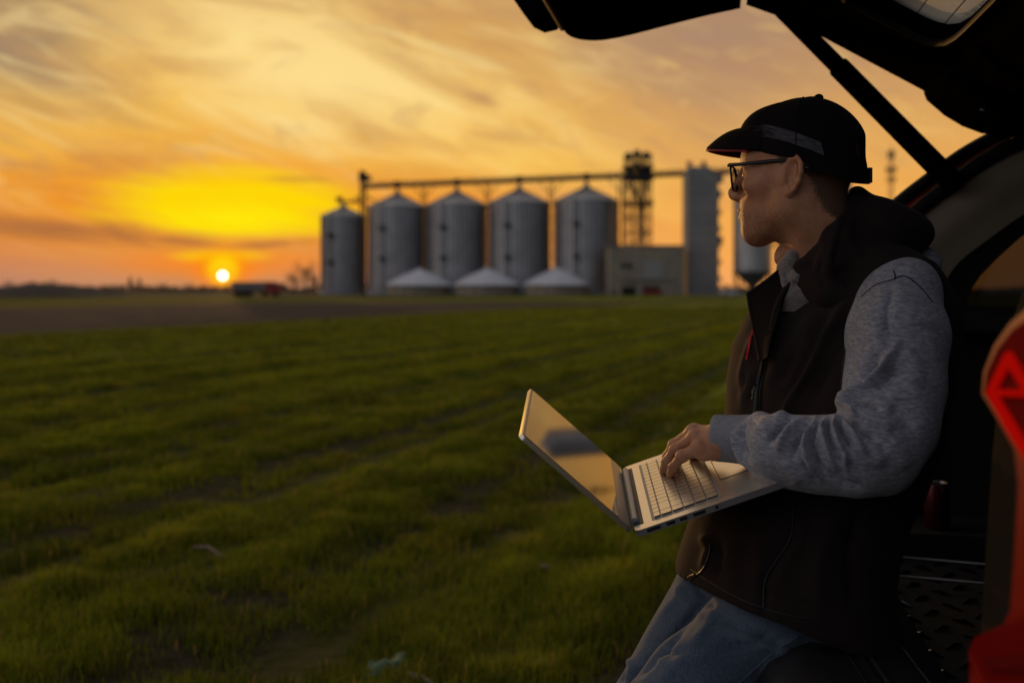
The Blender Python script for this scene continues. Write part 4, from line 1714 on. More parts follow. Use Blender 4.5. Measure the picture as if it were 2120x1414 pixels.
    for s in ss:
        bow = 0.10 * ((s - 0.91) / 0.9) ** 2
        for t, z in prof:
            vs.append(car(s, (t - 0.075 if t < -0.01 else t) + bow * (1.0 if t < -0.01 else 0.35) + 0.02, z))
    n = len(prof)
    for i in range(len(ss) - 1):
        for j in range(n - 1):
            fs.append((i * n + j, i * n + j + 1, (i + 1) * n + j + 1, (i + 1) * n + j))
    m.add(vs, fs)
    m.build('bumper', mat('bumper_plastic', (0.022, 0.021, 0.02), 0.32, 0, None, (200, 0.1, 0.002)), CAR, smooth=50)
    m = MB()
    vs = []
    for s in ss:
        bow = 0.10 * ((s - 0.91) / 0.9) ** 2
        vs.append(car(s, -0.003 + bow, 0.7165))
    for off, r in ((-0.082, 0.0035), (-0.118, 0.0022), (-0.02, 0.002)):
        m = MB()
        m.tube([np.array(p) + f3 * off + np.array([0, 0, 0.004 if off < -0.1 else 0]) for p in vs], r, 6)
        m.build('sill_strip', M['chrome'], CAR, smooth=60)
    for s0 in (0.35, 0.98):
        m = MB()
        m.prism([car(s0, 1.00, 0.66), car(s0, 1.12, 0.66), car(s0, 1.28, 1.28), car(s0, 1.14, 1.30)], l3 * 0.58)
        b = m.build('seat_back', M['trim_dark'], CAR, bevel=0.04)
        m = MB()
        m.prism([car(s0 + 0.16, 1.18, 1.33), car(s0 + 0.16, 1.27, 1.33), car(s0 + 0.16, 1.30, 1.50), car(s0 + 0.16, 1.22, 1.50)], l3 * 0.26)
        m.build('headrest', M['trim_dark'], b, bevel=0.03)
    m = MB()
    a = [car_on(px, py, s=1.58) for px, py in ((1880, 636), (2260, 668), (2260, 700), (1880, 676))]
    m.prism(a, -l3 * 0.10)
    m.build('side_ledge', M['trim'], CAR, bevel=0.012)
    m = MB()
    m.prism([car(1.36, 0.05, 0.676), car(1.57, 0.05, 0.676), car(1.57, 0.9, 0.676), car(1.36, 0.9, 0.676)], (0, 0, 0.06))
    m.build('side_shelf', M['carpet'], CAR, bevel=0.01)

    # ---- rear wheels
    for s0 in (0.16, 1.66):
        a, b = car(s0 - 0.10, 0.86, 0.34), car(s0 + 0.10, 0.86, 0.34)
        ty = MB()
        ty.tube([a, a + (b - a) * .12, a + (b - a) * .88, b], [0.31, 0.34, 0.34, 0.31], 36)
        w = ty.build('wheel', M['rubber'], CAR, smooth=40)
        rm = MB()
        rm.tube([a - (b - a) * .02, b + (b - a) * .02], 0.22, 28)
        rm.build('rim', M['chrome'], w, smooth=40)
    # ---- tail lamps
    def lamp(s0, sgn, name='tail_lamp'):
        """tall lamp that wraps the body corner and climbs the pillar"""
        prof = [(-0.13, 0.86, 0.0), (-0.135, 0.90, 0.0), (-0.125, 0.955, 0.06), (-0.085, 1.0, 0.125), (-0.07, 1.10, 0.13), (-0.06, 1.145, 0.10), (-0.055, 1.175, 0.02), (-0.03, 1.22, 0.035), (0.015, 1.30, 0.075), (0.09, 1.42, 0.11), (0.17, 1.51, 0.13), (0.22, 1.55, 0.145)]
        vs, fs = [], []
        for t, z, ins in prof:
            for u in np.linspace(0, 1, 9):
                w = 0.205 - ins
                s = s0 + sgn * (ins + w * u)
                tt = t + 0.03 * (1 - math.sin(math.pi * min(1, u * 1.1 + 0.12) * 0.5)) + 0.12 * max(0, u - 0.62) ** 1.5
                vs.append(car(s, tt, z))
        n = 9
        for i in range(len(prof) - 1):
            for j in range(n - 1):
                fs.append((i * n + j, i * n + j + 1, (i + 1) * n + j + 1, (i + 1) * n + j))
        bm = bmesh.new()
        bv = [bm.verts.new(v) for v in vs]
        for q in fs:
            bm.faces.new([bv[i] for i in q])
        bmesh.ops.recalc_face_normals(bm, faces=bm.faces)
        ex = bmesh.ops.extrude_face_region(bm, geom=bm.faces[:])
        bmesh.ops.translate(bm, vec=Vector(f3 * 0.05), verts=[v for v in ex['geom'] if isinstance(v, bmesh.types.BMVert)])
        return make_bm(name, bm, M['lens_red'], CAR, True, None, 45)
    far = lamp(1.57, 1)
    return far


build_car()


def near_lamp():
    """near tail lamp, built as a curved lens with an inner wedge reflector"""
    tl = -0.06
    outl = [(2032, 815), (2036, 770), (2058, 715), (2092, 668), (2130, 635), (2200, 590), (2320, 540), (2400, 560), (2400, 1330), (2300, 1500),
            (2010, 1500), (2006, 1345), (2018, 1318), (2078, 1292), (2092, 1262), (2100, 1150), (2108, 1000), (2100, 930), (2066, 870)]
    pts = [car_on(px, py, t=tl) for px, py in outl]
    f3 = np.array([CF[0], CF[1], 0])
    l3 = np.array([CL[0], CL[1], 0])
    m = MB()
    m.prism(pts, f3 * 0.09)
    lens = m.build('tail_lamp', M['lens_red'], CAR, smooth=50, bevel=0.012)
    def patch(name, loop, off, mt, depth=0.004):
        q = MB()
        q.prism([car_on(px, py, t=tl) - f3 * off for px, py in loop], f3 * depth)
        return q.build(name, mt, lens, bevel=0.0015)
    patch('smoky_panel', [(2044, 812), (2050, 770), (2072, 722), (2104, 682), (2150, 650), (2150, 960), (2112, 905), (2076, 862)], 0.003, M['lens_dull'])
    patch('reflector_band', [(2060, 812), (2100, 732), (2107, 728), (2150, 800), (2150, 828), (2105, 755), (2074, 812), (2112, 872), (2150, 936), (2150, 962), (2098, 882)], 0.008, M['lens_bright'])
    patch('reflector_band', [(2082, 806), (2150, 808), (2150, 822), (2084, 820)], 0.0085, M['lens_bright'])
    patch('smoky_panel', [(2046, 1362), (2150, 1352), (2150, 1392), (2052, 1386)], 0.004, M['lens_dull'])


near_lamp()

# inner side of the tailgate, (t, z) from hinge to its free edge
HP = [(0.52, 1.700), (0.35, 1.682), (0.285, 1.706), (0.215, 1.765), (0.19, 1.793), (-0.12, 1.980), (-0.235, 2.028)]
HP2 = [(-0.250, 2.020), (-0.33, 2.004), (-0.413, 1.985), (-0.53, 1.958), (-0.60, 1.946), (-0.655, 1.948), (-0.69, 1.962), (-0.715, 2.00)]


def build_tailgate():
    TG = bpy.data.objects.new('tailgate', None)
    l3 = np.array([CL[0], CL[1], 0])
    S0, S1 = 0.27, 1.53

    def half(t):
        return 0.0

    def shell(prof, th, name, mt, inset0=0.0, inset1=0.0, skip=None):
        """sheet along a (t, z) profile across the car with thickness th outwards"""
        n = len(prof)
        ins = [inset0 + (inset1 - inset0) * i / (n - 1) for i in range(n)]
        vs, fs = [], []
        for k in (0, 1):
            for i, (t, z) in enumerate(prof):
                a, b = prof[max(0, i - 1)], prof[min(n - 1, i + 1)]
                d = np.array([b[0] - a[0], b[1] - a[1]])
                d /= np.linalg.norm(d)
                nr = np.array([d[1], -d[0]])
                if nr[1] < 0:
                    nr = -nr
                q = np.array([t, z]) + nr * th * k
                e = 0.035 * k
                vs.append(car(S0 + ins[i] + e, q[0], q[1]))
                vs.append(car(S1 - ins[i] - e, q[0], q[1]))
        for i in range(n - 1):
            a = 2 * i
            if not (skip and i in skip):
                fs.append((a, a + 1, a + 3, a + 2))
                fs.append((2 * n + a, 2 * n + a + 2, 2 * n + a + 3, 2 * n + a + 1))
            for e in (0, 1):
                fs.append((a + e, a + 2 + e, 2 * n + a + 2 + e, 2 * n + a + e))
        fs.append((0, 1, 2 * n + 1, 2 * n))
        e = 2 * (n - 1)
        fs.append((e, e + 1, 2 * n + e + 1, 2 * n + e))
        m = MB()
        m.add(vs, fs)
        return m

    root = shell(HP[:5], 0.07, 'x', None).build('tailgate', [M['trim_dark']], CAR, bevel=0.01)
    # window frame: flat segment between profile points 4 and 5 with a rounded opening
    (t0, z0), (t1, z1) = HP[4], HP[5]
    d = np.array([t1 - t0, z1 - z0])
    Lw = np.linalg.norm(d)
    d /= Lw
    nr = np.array([-d[1], d[0]])
    if nr[1] < 0:
        nr = -nr

    def pt(s, u, k=0.0):
        q = np.array([t0, z0]) + d * u + nr * k
        return car(s, q[0], q[1])
    wloop = []
    for (px, py) in ((1640, -60), (1750, 0), (1800, 26), (1850, 52), (1890, 73), (1915, 84), (1938, 90), (1962, 88), (1984, 76), (2004, 58), (2062, 0), (2120, -62), (2170, -120)):
        o = np.array([0, 0, HC])
        dv = W(px, py, 1.0) - o
        a = pt(0.9, 0)
        nn = np.array([CF[0] * nr[0], CF[1] * nr[0], nr[1]])
        Y = (nn @ (a - o)) / (nn @ dv)
        p = o + dv * Y
        q = p[:2] - CO
        s, t = q @ CL, q @ CF
        u = (np.array([t, p[2]]) - np.array([t0, z0])) @ d
        wloop.append((s, u))
    near = [(0.62, wloop[-1][1]), (0.56, 0.06), (0.56, 0.27), (0.62, 0.31)]
    wl = [w for w in wloop if w[0] > 0.66 and w[1] < 0.315] + [(0.60, 0.03), (0.55, 0.08), (0.55, 0.27), (0.60, 0.315)]
    cen = np.mean(wl, axis=0)
    wl.sort(key=lambda q: math.atan2((q[1] - cen[1]), (q[0] - cen[0])))
    print('window loop', [(round(a, 2), round(b, 2)) for a, b in wl])
    bm = bmesh.new()
    ov = [bm.verts.new(pt(s, u)) for s, u in ((S0, 0), (S1, 0), (S1, Lw), (S0, Lw))]
    iv = [bm.verts.new(pt(s, u)) for s, u in wl]
    es = [bm.edges.new((ov[i], ov[(i + 1) % 4])) for i in range(4)] + [bm.edges.new((iv[i], iv[(i + 1) % len(iv)])) for i in range(len(iv))]
    bmesh.ops.triangle_fill(bm, use_beauty=True, edges=es)
    ex = bmesh.ops.extrude_face_region(bm, geom=bm.faces[:])
    nn = np.array([CF[0] * nr[0], CF[1] * nr[0], nr[1]])
    bmesh.ops.translate(bm, vec=Vector(nn * 0.07), verts=[v for v in ex['geom'] if isinstance(v, bmesh.types.BMVert)])
    make_bm('window_frame', bm, M['trim_dark'], root)
    m = MB()
    loop = [pt(s, u, -0.001) for s, u in wl]
    m.tube(loop + [loop[0]], 0.008, 6)
    m.build('window_seal', M['seal'], root, smooth=60)
    # glass with uv for the dirt pattern
    V = [pt(s, u, 0.045) for s, u in ((0.50, -0.03), (1.30, -0.03), (1.30, Lw), (0.50, Lw))]
    g = make('rear_window', V, [(0, 1, 2, 3)], M['dirty_glass'], root)
    uvl = g.data.uv_layers.new(name='UVMap')
    for i, q in enumerate(((0, 0), (1, 0), (1, 0.6), (0, 0.6))):
        uvl.data[i].uv = q
    shell(HP[5:], 0.07, 'x', None).build('upper_trim', M['trim_dark'], root, bevel=0.008)
    shell(dense(HP2, 3), 0.11, 'x', None, 0.0, 0.07).build('lower_trim', M['trim_dark'], root, bevel=0.015)
    # outer painted skin and bumper lip beyond the free edge
    sk = [(0.10, 1.95), (-0.12, 2.075), (-0.26, 2.14), (-0.45, 2.13), (-0.62, 2.10), (-0.74, 2.06)]
    shell(sk, 0.015, 'x', None, 0.01, 0.05).build('outer_skin', M['paint_red'], root)
    m = MB()
    lp = [car_on(px, py, s=1.38) for px, py in ((1135, -40), (1140, 0), (1151, 40), (1160, 64), (1166, 66), (1172, 30), (1176, -40))]
    m.prism(lp, -l3 * 0.9)
    m.build('edge_panel', mat('orange_lit_skin', (0.30, 0.20, 0.12), 0.6), root, bevel=0.004)  # tan colour carries the orange light falling on the outer skin here
    m = MB()
    lp = [car_on(px, py, s=1.46) for px, py in ((1060, -90), (1076, 0), (1084, 30), (1105, 58), (1128, 69), (1154, 63), (1175, 30), (1190, -90))]
    m.prism(lp, -l3 * 0.16)
    m.build('lock_cover', M['trim_dark'], root, bevel=0.012)
    # hinge end shroud
    m = MB()
    lp = [car_on(px, py, s=1.53) for px, py in ((1912, 192), (1918, 208), (1955, 240), (1992, 262), (2032, 277), (2090, 281), (2100, 262), (2180, 235), (2180, 150), (2000, 120))]
    m.prism(lp, -l3 * 0.5)
    m.build('hinge_shroud', M['trim_dark'], root, bevel=0.006)
    # gas strut
    a, b = W(1618, 20, 2.52), W(1733, 138, 2.47)
    c = W(1982, 388, 2.40)
    dd = (c - b) / np.linalg.norm(c - b)
    q1 = W(1733, 136, 2.47)
    m = MB()
    m.tube([a, q1], 0.0215, 14)
    m.tube([q1 - dd * 0.0, q1 + dd * 0.006, c], [0.024, 0.0265, 0.0265], 14)
    m.build('strut', M['trim_dark'], root, smooth=40)
    m = MB()
    p = car_on(2044, 228, s=1.10)
    m.lathe((0, 0, 0), [(0.012, -0.004), (0.016, 0.0), (0.010, 0.004)], 14)
    for i, v in enumerate(m.v):
        m.v[i] = tuple(p + np.array([v[0], v[2], v[1]]))
    m.build('bolt', M['black_gloss'], root, smooth=60)


build_tailgate()


def can():
    p = car_on(1940, 1100, s=1.42)
    z0 = 0.736
    s = thing('drink_can', (p[0], p[1], z0), 'red metal drink can standing in the dark boot beside the man', 'can')
    m = MB()
    m.lathe((p[0], p[1], z0), [(0.024, 0), (0.029, 0.007), (0.029, 0.095), (0.025, 0.106)], 28)
    m.build('body', M['can_red'], s, smooth=40)
    m = MB()
    m.lathe((p[0], p[1], z0 + 0.106), [(0.0245, -0.002), (0.0255, 0.003), (0.023, 0.003), (0.022, -0.001)], 28)
    m.build('rim', M['chrome'], s, smooth=40)


can()

# ------------------------------------------------------------------ laptop
LN = W(1315, 1100, 1.56)                     # near hinge corner of the deck
LH = W(1290, 968, 1.91) - LN                 # along the hinge, to the far side
LHL = np.linalg.norm(LH)
LH /= LHL
LD = W(1626, 985, 1.555) - LN                 # from the hinge towards the user
LD = LD - LH * (LD @ LH)
LDL = np.linalg.norm(LD)
LD /= LDL
LUP = np.cross(LD, LH)
if LUP[2] < 0:
    LUP = -LUP


def lap_pt(a, b, c=0.0):
    """a along the hinge, b from the hinge to the front edge, c above the deck (metres)"""
    return LN + LH * a + LD * b + LUP * c


def rounded(w, h, r, n=5, x0=0.0, y0=0.0):
    out = []
    for cx, cy, a0 in ((w - r, r, -90), (w - r, h - r, 0), (r, h - r, 90), (r, r, 180)):
        for i in range(n + 1):
            a = R(a0 + 90 * i / n)
            out.append((x0 + cx + r * math.cos(a), y0 + cy + r * math.sin(a)))
    return out


def build_laptop():
    Wl, Dl = LHL, LDL
    lap0 = thing('laptop', lap_pt(Wl / 2, Dl / 2, -0.02), 'open silver laptop with sky reflected in its screen, held by the man', 'laptop')
    th = 0.0108
    m = MB()
    m.prism([lap_pt(a, b) for a, b in rounded(Wl, Dl, 0.010)], -LUP * th)
    base = m.build('base', [M['alu'], M['alu_dark']], lap0, smooth=40, bevel=0.0018)
    for p in base.data.polygons:
        p.material_index = 0 if np.array(p.normal) @ LUP > 0.5 else 1
    # hinge recess and bar
    m = MB()
    m.prism([lap_pt(a, b, 0.0006) for a, b in rounded(Wl - 0.05, 0.017, 0.002, 2, 0.025, -0.001)], LUP * 0.0006)
    m.build('hinge_gap', M['port'], base)
    m = MB()
    m.tube([lap_pt(0.035, 0.0035, 0.003), lap_pt(Wl - 0.035, 0.0035, 0.003)], 0.0062, 12)
    m.build('hinge_bar', M['alu_dark'], base, smooth=60)
    # keyboard
    k0, kw = 0.026, Wl - 0.052
    kb0, kd = 0.034, 0.108
    m = MB()
    m.prism([lap_pt(a, b, 0.0004) for a, b in rounded(kw + 0.008, kd + 0.008, 0.004, 3, k0 - 0.004, kb0 - 0.004)], LUP * 0.0004)
    well = m.build('key_well', M['key_gap'], base)
    rows = [(0.62, [1] * 16), (1, [1] * 13 + [2] + [1]), (1, [1.5] + [1] * 12 + [1.5, 1]), (1, [1.8] + [1] * 11 + [2.2, 1]), (1, [2.3] + [1] * 10 + [1.7, 1, 1]), (1, [1, 1, 1, 1.2, 5.6, 1.2, 1, 1, 1, 1])]
    tot = sum(r[0] for r in rows)
    b = kb0
    for rh, ks in rows:
        hgt = kd * rh / tot
        unit = kw / sum(ks)
        a = k0 + kw
        for kk in ks:
            w = unit * kk
            a -= w
            m = MB()
            m.prism([lap_pt(x, y, 0.0009) for x, y in rounded(w - 0.0016, hgt - 0.0022, 0.0012, 2, a + 0.0008, b + 0.0011)], LUP * 0.0026)
            key = m.build('key', [M['key_side'], M['key']], base)
            for p in key.data.polygons:
                nn = np.array(p.normal)
                p.material_index = 1 if abs(nn @ LUP) > 0.7 else 0
        b += hgt
    # touch pad outline
    m = MB()
    tp = rounded(0.110, 0.070, 0.004, 3, Wl * 0.5 - 0.075, kb0 + kd + 0.014)
    lp = [lap_pt(x, y, 0.0002) for x, y in tp]
    m.tube(lp + [lp[0]], 0.0006, 4)
    m.build('touchpad', M['key_side'], base)
    # ports along the near edge
    for b0, wd, hh in ((0.018, 0.022, 0.0055), (0.050, 0.014, 0.005), (0.072, 0.012, 0.005), (0.094, 0.020, 0.0055), (0.130, 0.005, 0.005)):
        m = MB()
        c = lap_pt(0, b0 + wd / 2, -th * 0.5)
        lp = [c + LD * x + LUP * y - LH * 0.0004 for x, y in ((-wd / 2, -hh / 2), (wd / 2, -hh / 2), (wd / 2, hh / 2), (-wd / 2, hh / 2))]
        m.prism(lp, LH * 0.0008)
        m.build('port', M['port'], base)
    # lid
    TN = W(1084, 889, 1.56)
    TF = W(1094, 808, 1.912)
    h0 = lap_pt(0, -0.004, 0.002)
    LS = ((TN - h0) + (TF - lap_pt(Wl, -0.004, 0.002))) / 2
    LS = LS - LH * (LS @ LH)
    LSL = np.linalg.norm(LS)
    LS /= LSL
    LSN = np.cross(LH, LS)
    if LSN[0] < 0:
        LSN = -LSN

    def lid(a, b, c=0.0):
        return h0 + LH * a + LS * b + LSN * c
    m = MB()
    m.prism([lid(a, b) for a, b in rounded(Wl, LSL, 0.010)], -LSN * 0.0065)
    l = m.build('lid', M['alu'], lap0, smooth=40, bevel=0.0015)
    m = MB()
    m.prism([lid(a, b, 0.0004) for a, b in rounded(Wl - 0.006, LSL - 0.006, 0.008, 5, 0.003, 0.003)], LSN * 0.0004)
    bez = m.build('bezel', mat('laptop_bezel', (0.30, 0.29, 0.27), 0.35, 0.5), l)
    m = MB()
    m.prism([lid(a, b, 0.0012) for a, b in rounded(Wl - 0.012, LSL - 0.034, 0.003, 3, 0.006, 0.028)], LSN * 0.0002)
    m.build('screen', mat('dark_glossy_screen', (0.010, 0.011, 0.012), 0.035, 0, None, None, 0.9), l)


build_laptop()


# ------------------------------------------------------------------ the man
PSI = R(31)
H0 = W(1652, 378, 1.80)
HX = np.array([-math.cos(PSI), math.sin(PSI), 0])
HY = np.array([-math.sin(PSI), -math.cos(PSI), 0])
HZ = np.array([0, 0, 1.0])
HR = np.array([HX, HY, HZ])


def hd(x, y, z):
    return H0 + HX * x + HY * y + HZ * z


def deck_hit(px, py, lift=0.0):
    o = np.array([0, 0, HC])
    d = W(px, py, 1.0) - o
    Y = (LUP @ (LN + LUP * lift - o)) / (LUP @ d)
    return o + d * Y


def head_ops(f):
    f.ell(hd(-.008, 0, .048), (.098, .077, .090), .01, rot=HR)
    f.ell(hd(.030, 0, .055), (.066, .066, .060), .03, rot=HR)
    f.ell(hd(.036, 0, -.018), (.060, .060, .080), .03, rot=HR)
    for s in (-1, 1):
        f.cone(hd(.000, s * .052, -.052), hd(.072, s * .012, -.090), .021, .019, .03)
        f.cone(hd(-.004, s * .060, .0), hd(.000, s * .052, -.052), .020, .021, .03)
        f.ell(hd(.054, s * .051, -.004), (.030, .016, .018), .022, rot=HR)
        f.cone(hd(.088, s * .010, .040), hd(.066, s * .050, .040), .011, .011, .018)
        f.ell(hd(.097, s * .033, .016), (.015, .020, .013), .014, 'cut', HR)
        f.ell(hd(.078, s * .033, .017), (.0135, .0150, .0130), .004, rot=HR)
        f.cone(hd(.082, s * .018, .030), hd(.080, s * .048, .028), .006, .005, .008)
    f.ell(hd(.070, 0, -.050), (.032, .036, .034), .03, rot=HR)
    f.ell(hd(.078, 0, -.089), (.018, .020, .015), .02, rot=HR)
    f.chain([hd(.090, 0, .034), hd(.105, 0, .010), hd(.120, 0, -.012)], [.009, .009, .0098], .012)
    f.cone(hd(.117, 0, -.018), hd(.100, 0, -.029), .009, .007, .01)
    for s in (-1, 1):
        f.ell(hd(.107, s * .011, -.020), (.011, .0068, .0075), .007, rot=HR)
        f.ell(hd(.109, s * .0065, -.030), (.006, .003, .005), .003, 'cut', HR)
    f.ell(hd(.101, 0, -.0475), (.0100, .022, .0062), .006, rot=HR)
    f.ell(hd(.098, 0, -.0600), (.0100, .021, .0070), .006, rot=HR)
    f.ell(hd(.111, 0, -.0535), (.014, .024, .0022), .003, 'cut', HR)
    f.ell(hd(.093, 0, -.071), (.007, .014, .005), .008, 'cut', HR)
    # ears
    for s in (-1, 1):
        def e(x, y, z):
            return hd(-.012 + x - 0.12 * z, s * (.076 + y - 0.35 * x), z + .002)
        er = np.array([HX - HY * s * .35, HY * s + HX * .35, HZ])
        er = er / np.linalg.norm(er, axis=1)[:, None]
        f.ell(e(0, .004, 0), (.018, .0055, .032), .006, rot=er)
        f.ell(e(.004, .011, -.004), (.0095, .0075, .0150), .004, 'cut', er)
        f.ell(e(.001, .012, .012), (.008, .006, .010), .004, 'cut', er)
        rim = [e(.013, .006, .008), e(.014, .008, .020), e(.006, .010, .031), e(-.006, .011, .032), e(-.015, .012, .022), e(-.018, .012, .006), e(-.015, .010, -.010), e(-.008, .008, -.022), e(.001, .006, -.030)]
        f.chain(rim, [.0035, .0040, .0042, .0044, .0044, .0042, .0040, .0040, .0055], .003)
        f.cone(e(-.007, .009, .016), e(-.008, .009, -.010), .0035, .0035, .004)
        f.cone(e(.003, .005, -.027), e(.004, .005, -.024), .0075, .007, .005)
        f.ell(e(.014, .008, -.006), (.005, .0040, .0065), .004, rot=er)


NECK = [hd(-.022, 0, -.02), hd(-.030, 0, -.07), W(1716, 545, 1.80), W(1740, 600, 1.80)]
# limbs
SH_L, EL_L, WR_L = W(1860, 640, 1.66), W(1812, 938, 1.525), W(1497, 906, 1.680)
SH_R, EL_R, WR_R = np.array([.545, 1.97, 1.245]), np.array([.50, 2.03, 1.00]), lap_pt(.26, .15, -.045)
HIP_L, HIP_R = W(1670, 1225, 1.73), W(1570, 1130, 1.86)
KN_L, KN_R = W(1316, 1545, 1.59), np.array([.20, 1.86, .435])
AN_L, AN_R = np.array([.10, 1.55, .11]), np.array([-.06, 1.88, .11])


def hand_points():
    """metacarpal root, knuckle, two joints and tip of the five fingers of the left hand"""
    wr = WR_L
    fg = {}
    fg['pinky'] = [W(1484, 925, 1.662), W(1446, 926, 1.664), W(1412, 945, 1.675), W(1394, 966, 1.697), deck_hit(1386, 983, .008)]
    fg['ring'] = [W(1484, 912, 1.672), W(1438, 906, 1.686), W(1398, 932, 1.708), W(1380, 956, 1.728), deck_hit(1372, 976, .008)]
    fg['middle'] = [W(1484, 902, 1.684), W(1434, 895, 1.710), W(1396, 922, 1.738), W(1382, 945, 1.752), deck_hit(1377, 963, .008)]
    fg['index'] = [W(1484, 897, 1.696), W(1438, 893, 1.734), W(1406, 918, 1.768), W(1396, 938, 1.782), deck_hit(1392, 953, .008)]
    fg['thumb'] = [W(1484, 908, 1.702), W(1462, 918, 1.737), W(1444, 930, 1.768), deck_hit(1432, 943, .010)]
    return fg


def build_body():
    def ax(lo, hi, fine, f, c):
        out, v = [], lo
        while v < hi:
            out.append(v)
            inside = any(a <= v < b for a, b in fine)
            if not inside:
                nxt = min([a for a, b in fine if a > v], default=hi)
                v = min(v + c, nxt) if nxt > v + 1e-6 else v + c
            else:
                v += f
        out.append(hi)
        return np.unique(np.round(np.array(out), 5))
    f = Field(None, None, axes=[ax(-.10, .90, [(.245, .41), (.40, .68)], .0019, .010),
                                ax(1.36, 2.16, [(1.60, 1.98)], .0020, .010),
                                ax(0.02, 1.66, [(.985, 1.12), (1.33, 1.50)], .0018, .008)])
    head_ops(f)
    f.chain(NECK, [.056, .055, .058, .062], .03)
    for s in (-1, 1):
        f.cone(hd(-.025, s * .050, -.030), W(1668, 580, 1.79) + HY * s * .012, .014, .012, .02)
    f.ell(hd(.030, 0, -.135), (.014, .012, .016), .02, rot=HR)
    # trunk and limbs
    f.chain([W(1760, 665, 1.82), W(1730, 800, 1.80), W(1680, 1000, 1.79), W(1645, 1150, 1.77)], [.10, .115, .115, .100], .05)
    f.chain([W(1762, 630, 1.81), SH_L], [.055, .05], .04)
    f.chain([W(1762, 630, 1.82), SH_R], [.055, .05], .04)
    f.chain([SH_L, EL_L, WR_L + (EL_L - WR_L) * .25, WR_L], [.052, .042, .034, .0265], .02)
    f.chain([SH_R, EL_R, WR_R], [.052, .042, .027], .02)
    for hip, kn, an in ((HIP_L, KN_L, AN_L), (HIP_R, KN_R, AN_R)):
        f.chain([hip, kn, an], [.070, .048, .036], .03)
        f.cone(an - np.array([-.02, 0, .04]), an + np.array([-.17, -.02, -.065]), .032, .026, .03)
    # left hand on the keys
    fg = hand_points()
    rad = {'pinky': [.0125, .0105, .0088, .0078, .0070], 'ring': [.0135, .0115, .0096, .0086, .0074], 'middle': [.0135, .0118, .0098, .0088, .0075], 'index': [.0135, .0118, .0098, .0087, .0074], 'thumb': [.0150, .0125, .0105, .0090]}
    for nm, pts in fg.items():
        f.chain(pts, rad[nm], .006)
    for a, b in (('pinky', 'ring'), ('ring', 'middle'), ('middle', 'index')):
        f.cone((fg[a][0] + fg[b][0]) / 2 - HZ * .004, (fg[a][1] + fg[b][1]) / 2 + (fg[a][0] - fg[a][1]) * .25 - HZ * .005, .0125, .0095, .012)
    f.cone(WR_L, (fg['ring'][0] + fg['middle'][0]) / 2 - HZ * .006, .0265, .021, .02)
    f.cone(WR_L - HZ * .008, fg['thumb'][1], .018, .012, .018)
    f.cone(WR_L - HZ * .012, fg['pinky'][1] - HZ * .012 + (fg['pinky'][0] - fg['pinky'][1]) * .3, .017, .011, .016)
    for nm in ('pinky', 'ring', 'middle', 'index'):
        f.cone(fg[nm][1] + HZ * .003, fg[nm][1] + HZ * .004, .0085, .0085, .008)
        f.cone(fg[nm][2] + HZ * .001, fg[nm][2] + HZ * .0015, .0098, .0098, .005)
    # right hand under the far half of the laptop
    base = WR_R
    pal = lap_pt(.26, .09, -.034)
    f.cone(base, pal, .026, .016, .02)
    for i, da in enumerate((-.030, -.010, .011, .031)):
        k = lap_pt(.26 + da, .075, -.031)
        f.chain([lap_pt(.26 + da * .7, .11, -.035), k, lap_pt(.26 + da * 1.1, .048, -.0275), lap_pt(.26 + da * 1.15, .022, -.0255)], [.012, .0098, .0085, .0072], .006)
    f.chain([lap_pt(.225, .13, -.04), lap_pt(.205, .11, -.032), lap_pt(.190, .09, -.0275)], [.014, .011, .009], .008)
    P, Fc = f.mesh(1)
    body = make('person', P, Fc, M['skin'], None, True, origin=(float(AN_R[0]), 1.7, 0))
    tag(body, 'man in black cap and brown vest leaning on the open boot with a laptop', 'person')
    # short hair, brows, lips and beard shadow as attributes the skin material reads
    q = (P - H0) @ HR.T
    x, y, z = q[:, 0], q[:, 1], q[:, 2]
    hl = np.interp(z, [-.13, -.085, -.06, -.03, .0, .03, .06], [-.20, -.10, -.062, -.048, -.038, -.004, .040])
    hair = np.clip((hl - x) / .022 + .5, 0, 1) * (z > -.14) * (np.abs(y) < .074)
    side = np.exp(-(((x - .006) / .012) ** 2)) * np.clip((z - .012) / .02, 0, 1) * (np.abs(y) > .05) * (z < .08)
    fore = np.clip((z - .055) / .012, 0, 1) * (x > 0) * (z < .2) * 0.6
    brow = np.exp(-((z - .037) / .0045) ** 2) * (x > .05) * (np.abs(y) < .055) * (np.abs(y) > .010)
    hv = np.clip(np.maximum.reduce([hair, side * .8, brow * .8, fore]), 0, 1) * (np.linalg.norm(q, axis=1) < .22)
    lips = np.exp(-((z + .054) / .009) ** 2) * (x > .080) * (np.abs(y) < .026)
    beard = np.clip((-.038 - z) / .02, 0, 1) * np.clip((x + .01) / .03, 0, 1) * np.clip((z + .125) / .02, 0, 1)
    for nm, v in (('hair', hv), ('lips', lips), ('beard', beard)):
        a = body.data.attributes.new(nm, 'FLOAT', 'POINT')
        a.data.foreach_set('value', v.astype(np.float32))
    t = M['skin'].node_tree
    k = NT(t)
    p = t.nodes['Principled BSDF']
    cur = p.inputs['Base Color'].links[0].from_socket
    co = k.coord('Object')
    hn = k.noise(co, 330, 3.0, 0.7)
    def att(n):
        return k.n('ShaderNodeAttribute', attribute_name=n).outputs['Fac']
    c = k.mix(k.m('MULTIPLY', att('lips'), 0.5), cur, (0.36, 0.13, 0.10))
    c = k.mix(k.m('MULTIPLY', att('beard'), k.m('MULTIPLY_ADD', k.sm(hn, 0.4, 0.62), 0.5, 0.12)), c, (0.16, 0.09, 0.06))
    hm = k.m('MULTIPLY', k.sm(k.m('ADD', att('hair'), k.m('MULTIPLY', k.m('SUBTRACT', hn, 0.5), 1.2)), 0.25, 0.75), 0.88)
